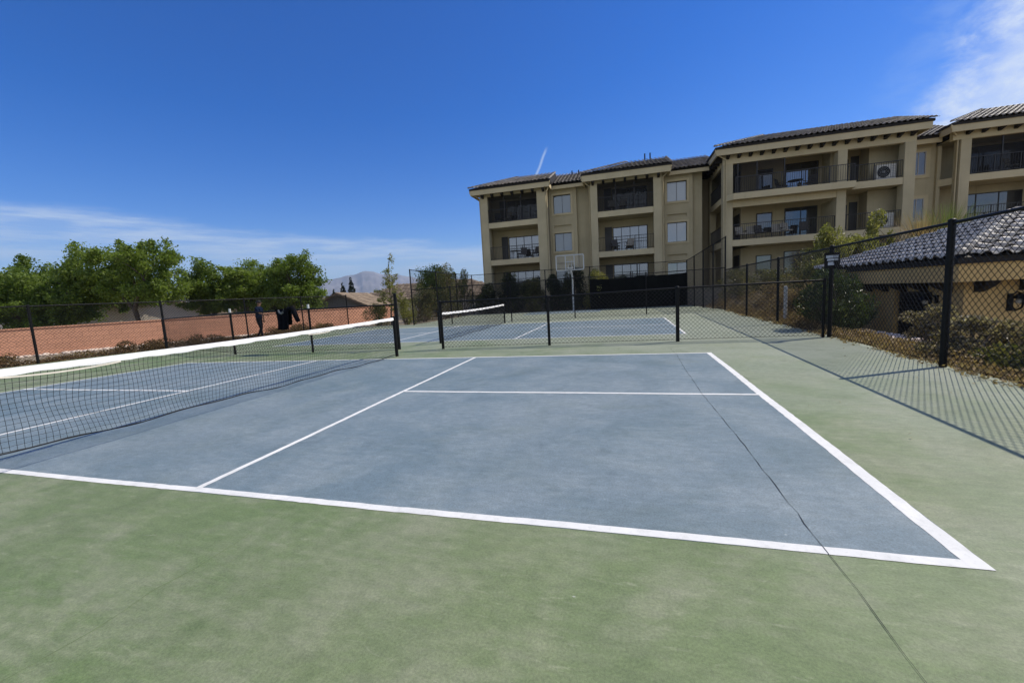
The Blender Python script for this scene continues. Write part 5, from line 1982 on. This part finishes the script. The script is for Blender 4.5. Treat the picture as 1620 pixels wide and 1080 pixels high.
def cloth_panel(mb, outline_l, outline_r, z_top, z_bot, yf, thick=0.025, n=12, m_=12):
    vs, fs = [], []
    for side, s_ in ((0, -1), (1, 1)):
        for j in range(m_ + 1):
            f = j / m_
            z = z_top + (z_bot - z_top) * f
            xl, xr = outline_l(f), outline_r(f)
            for i in range(n + 1):
                u = i / n
                fold = 0.018 * math.sin(u * 15 + f * 2.2) * (0.3 + f) + 0.012 * math.sin(u * 31 + 1)
                vs.append((xl + (xr - xl) * u, yf + fold + s_ * thick / 2, z + 0.010 * math.sin(u * 9) * f))
    k = (n + 1) * (m_ + 1)
    for j in range(m_):
        for i in range(n):
            a = j * (n + 1) + i
            fs.append((a, a + 1, a + n + 2, a + n + 1))
            fs.append((k + a, k + a + n + 1, k + a + n + 2, k + a + 1))
    for j in range(m_):
        for e in (0, n):
            a = j * (n + 1) + e
            fs.append((a, a + n + 1, k + a + n + 1, k + a))
    for i in range(n):
        a = m_ * (n + 1) + i
        fs.append((a, a + 1, k + a + 1, k + a))
        fs.append((i, i + 1, k + i + 1, k + i))
    mb.raw(vs, fs, True)


jb = MB()
cloth_panel(jb, lambda f: -0.23 + 0.04 * math.sin(3 * f), lambda f: 0.20 - 0.03 * f, 1.27, 0.68, -0.075)
cloth_panel(jb, lambda f: -0.20, lambda f: 0.18, 1.27, 0.80, 0.07)
jb.box(-0.21, 0.19, -0.06, 0.055, 1.245, 1.275)
jb.build('body', JK, jk)
MB().tube([(0.17, -0.05, 1.26), (0.30, -0.04, 1.285), (0.37, -0.055, 1.20), (0.42, -0.06, 1.05), (0.49, -0.07, 0.90)], [0.05, 0.065, 0.07, 0.066, 0.055], 10).build('sleeve', JK, jk)
MB().tube([(-0.20, 0.10, 1.24), (-0.25, 0.11, 1.08), (-0.22, 0.11, 0.88)], [0.06, 0.065, 0.055], 10).build('sleeve', JK, jk)
co_ = MB()
co_.tube([(-0.10, -0.085, 1.24), (-0.06, -0.10, 1.17), (0.0, -0.105, 1.14), (0.05, -0.10, 1.18), (0.08, -0.085, 1.26)], 0.03, 8)
co_.build('collar', plain('grey_collar', (0.13, 0.135, 0.14), 0.9), jk)

# ------------------------------------------------------------------ the walking person
px_, py_ = -11.55, 10.42
pgz = gz(px_, py_)
pr = thing('person', 'person in a navy shirt and dark trousers walking outside the left fence', 'person', (px_, py_, pgz), math.atan2(0.2574, 0.9647))
# local +x: walking direction (to the right of the photo), +z up
V_, E_, Rd = [], [], []


def jt(p, r, parent=None):
    V_.append(p)
    Rd.append(r)
    if parent is not None:
        E_.append((parent, len(V_) - 1))
    return len(V_) - 1


pel = jt((0, 0, 0.93), (0.125, 0.165))
abd = jt((0.01, 0, 1.10), (0.115, 0.155), pel)
chs = jt((0.03, 0, 1.30), (0.125, 0.180), abd)
upc = jt((0.05, 0, 1.42), (0.09, 0.13), chs)
nck = jt((0.065, 0, 1.50), (0.055, 0.055), upc)
h0 = jt((0.085, 0, 1.575), (0.075, 0.070), nck)
h1 = jt((0.095, 0, 1.66), (0.095, 0.080), h0)
h2 = jt((0.088, 0, 1.745), (0.065, 0.06), h1)
for s_, fwd in ((1, -1), (-1, 1)):
    sh = jt((0.05, s_ * 0.19, 1.40), (0.065, 0.065), upc)
    el = jt((0.05 + (0.02 if fwd < 0 else 0.17), s_ * 0.25, 1.12 if fwd < 0 else 1.17), (0.043, 0.043), sh)
    wr_ = jt((0.05 + (0.02 if fwd < 0 else 0.40), s_ * 0.25, 0.87 if fwd < 0 else 1.09), (0.030, 0.030), el)
    pm = jt((0.055 + (0.02 if fwd < 0 else 0.47), s_ * 0.25, 0.81 if fwd < 0 else 1.07), (0.036, 0.022), wr_)
    for k in range(4):
        q0 = jt((0.055 + (0.03 * (k - 1.5) + 0.02 if fwd < 0 else 0.53), s_ * (0.25), (0.755 if fwd < 0 else 1.06 + 0.018 * (k - 1.5))), (0.010, 0.010), pm)
        jt((0.062 + (0.03 * (k - 1.5) + 0.03 if fwd < 0 else 0.57), s_ * (0.245), (0.72 - 0.004 * k if fwd < 0 else 1.04 + 0.016 * (k - 1.5))), (0.008, 0.008), q0)
    jt((0.09 + (0.02 if fwd < 0 else 0.47), s_ * 0.215, (0.80 if fwd < 0 else 1.11)), (0.011, 0.011), pm)
    hp = jt((0.0, s_ * 0.09, 0.86), (0.10, 0.095), pel)
    kn = jt((0.10 if fwd > 0 else 0.02, s_ * 0.10, 0.49), (0.062, 0.062), hp)
    an = jt((0.13 if fwd > 0 else -0.20, s_ * 0.10, 0.10), (0.045, 0.045), kn)
    ft_ = jt((0.20 if fwd > 0 else -0.13, s_ * 0.10, 0.045), (0.042, 0.035), an)
    jt((0.29 if fwd > 0 else -0.05, s_ * 0.105, 0.035), (0.030, 0.025), ft_)
me = bpy.data.meshes.new('body')
me.from_pydata(V_, E_, [])
bo_ = bpy.data.objects.new('body', me)
COL.objects.link(bo_)
bo_.parent = pr
sk = bo_.modifiers.new('skin', 'SKIN')
sk.use_smooth_shade = True
for i, d in enumerate(me.skin_vertices[0].data):
    d.radius = Rd[i]
    d.use_root = (i == 0)
sb_ = bo_.modifiers.new('subdivision', 'SUBSURF')
sb_.levels = sb_.render_levels = 2
pmx, pt_, pb_ = mat_new('person_surface')
oc = pt_.add('ShaderNodeTexCoord').outputs['Object']
sx_ = pt_.add('ShaderNodeSeparateXYZ')
pt_.put(sx_.inputs[0], oc)
zc = sx_.outputs['Z']
yc_ = pt_.math('ABSOLUTE', sx_.outputs['Y'])
armz = pt_.math('MULTIPLY', pt_.math('GREATER_THAN', yc_, 0.205), pt_.math('LESS_THAN', zc, 1.24))
skin_m = pt_.math('MAXIMUM', pt_.math('GREATER_THAN', zc, 1.50), armz)
shirt = pt_.math('GREATER_THAN', zc, 0.94)
shoe = pt_.math('LESS_THAN', zc, 0.075)
c_ = pt_.mix(shirt, (0.006, 0.007, 0.012), (0.007, 0.014, 0.034))
c_ = pt_.mix(skin_m, c_, (0.30, 0.17, 0.11))
c_ = pt_.mix(shoe, c_, (0.25, 0.25, 0.25))
pt_.put(pb_.inputs['Base Color'], c_)
pb_.inputs['Roughness'].default_value = 0.9
pb_.inputs['Specular IOR Level'].default_value = 0.08
me.materials.append(pmx)
hair = MB()
hair.ball((0.075, 0, 1.70), 0.115, 14, 9, (0.98, 0.86, 0.86))
hair.build('hair', plain('dark_hair', (0.012, 0.010, 0.009), 0.8), pr)
fc = MB()
fc.raw([(0.185, -0.016, 1.625), (0.185, 0.016, 1.625), (0.215, 0, 1.63), (0.190, 0, 1.67)], [(0, 1, 2), (1, 3, 2), (3, 0, 2)])
fc.build('nose', plain('skin_tone', (0.30, 0.17, 0.11), 0.7), pr)
ey = MB()
for s_ in (-1, 1):
    ey.ball((0.178, s_ * 0.032, 1.668), 0.011, 8, 5)
    ey.ball((0.09, s_ * 0.082, 1.65), 0.022, 8, 5, (1, 0.4, 1.4))
ey.build('eyes_and_ears', MAT['skin_tone'], pr)

# ------------------------------------------------------------------ the air
hz = MB()
hz.box(-9500, 9500, -900, 12500, -60, 900)
hm = bpy.data.materials.new('air')
hm.use_nodes = True
ht = NT(hm.node_tree)
ht.n.clear()
ho = ht.add('ShaderNodeOutputMaterial')
hv = ht.add('ShaderNodeVolumePrincipled')
hv.inputs['Color'].default_value = (0.56, 0.74, 1.0, 1)
hv.inputs['Density'].default_value = 0.8e-4
hv.inputs['Anisotropy'].default_value = 0.2
ht.l.new(hv.outputs[0], ho.inputs['Volume'])
tag(hz.build('haze', hm), kind='stuff')
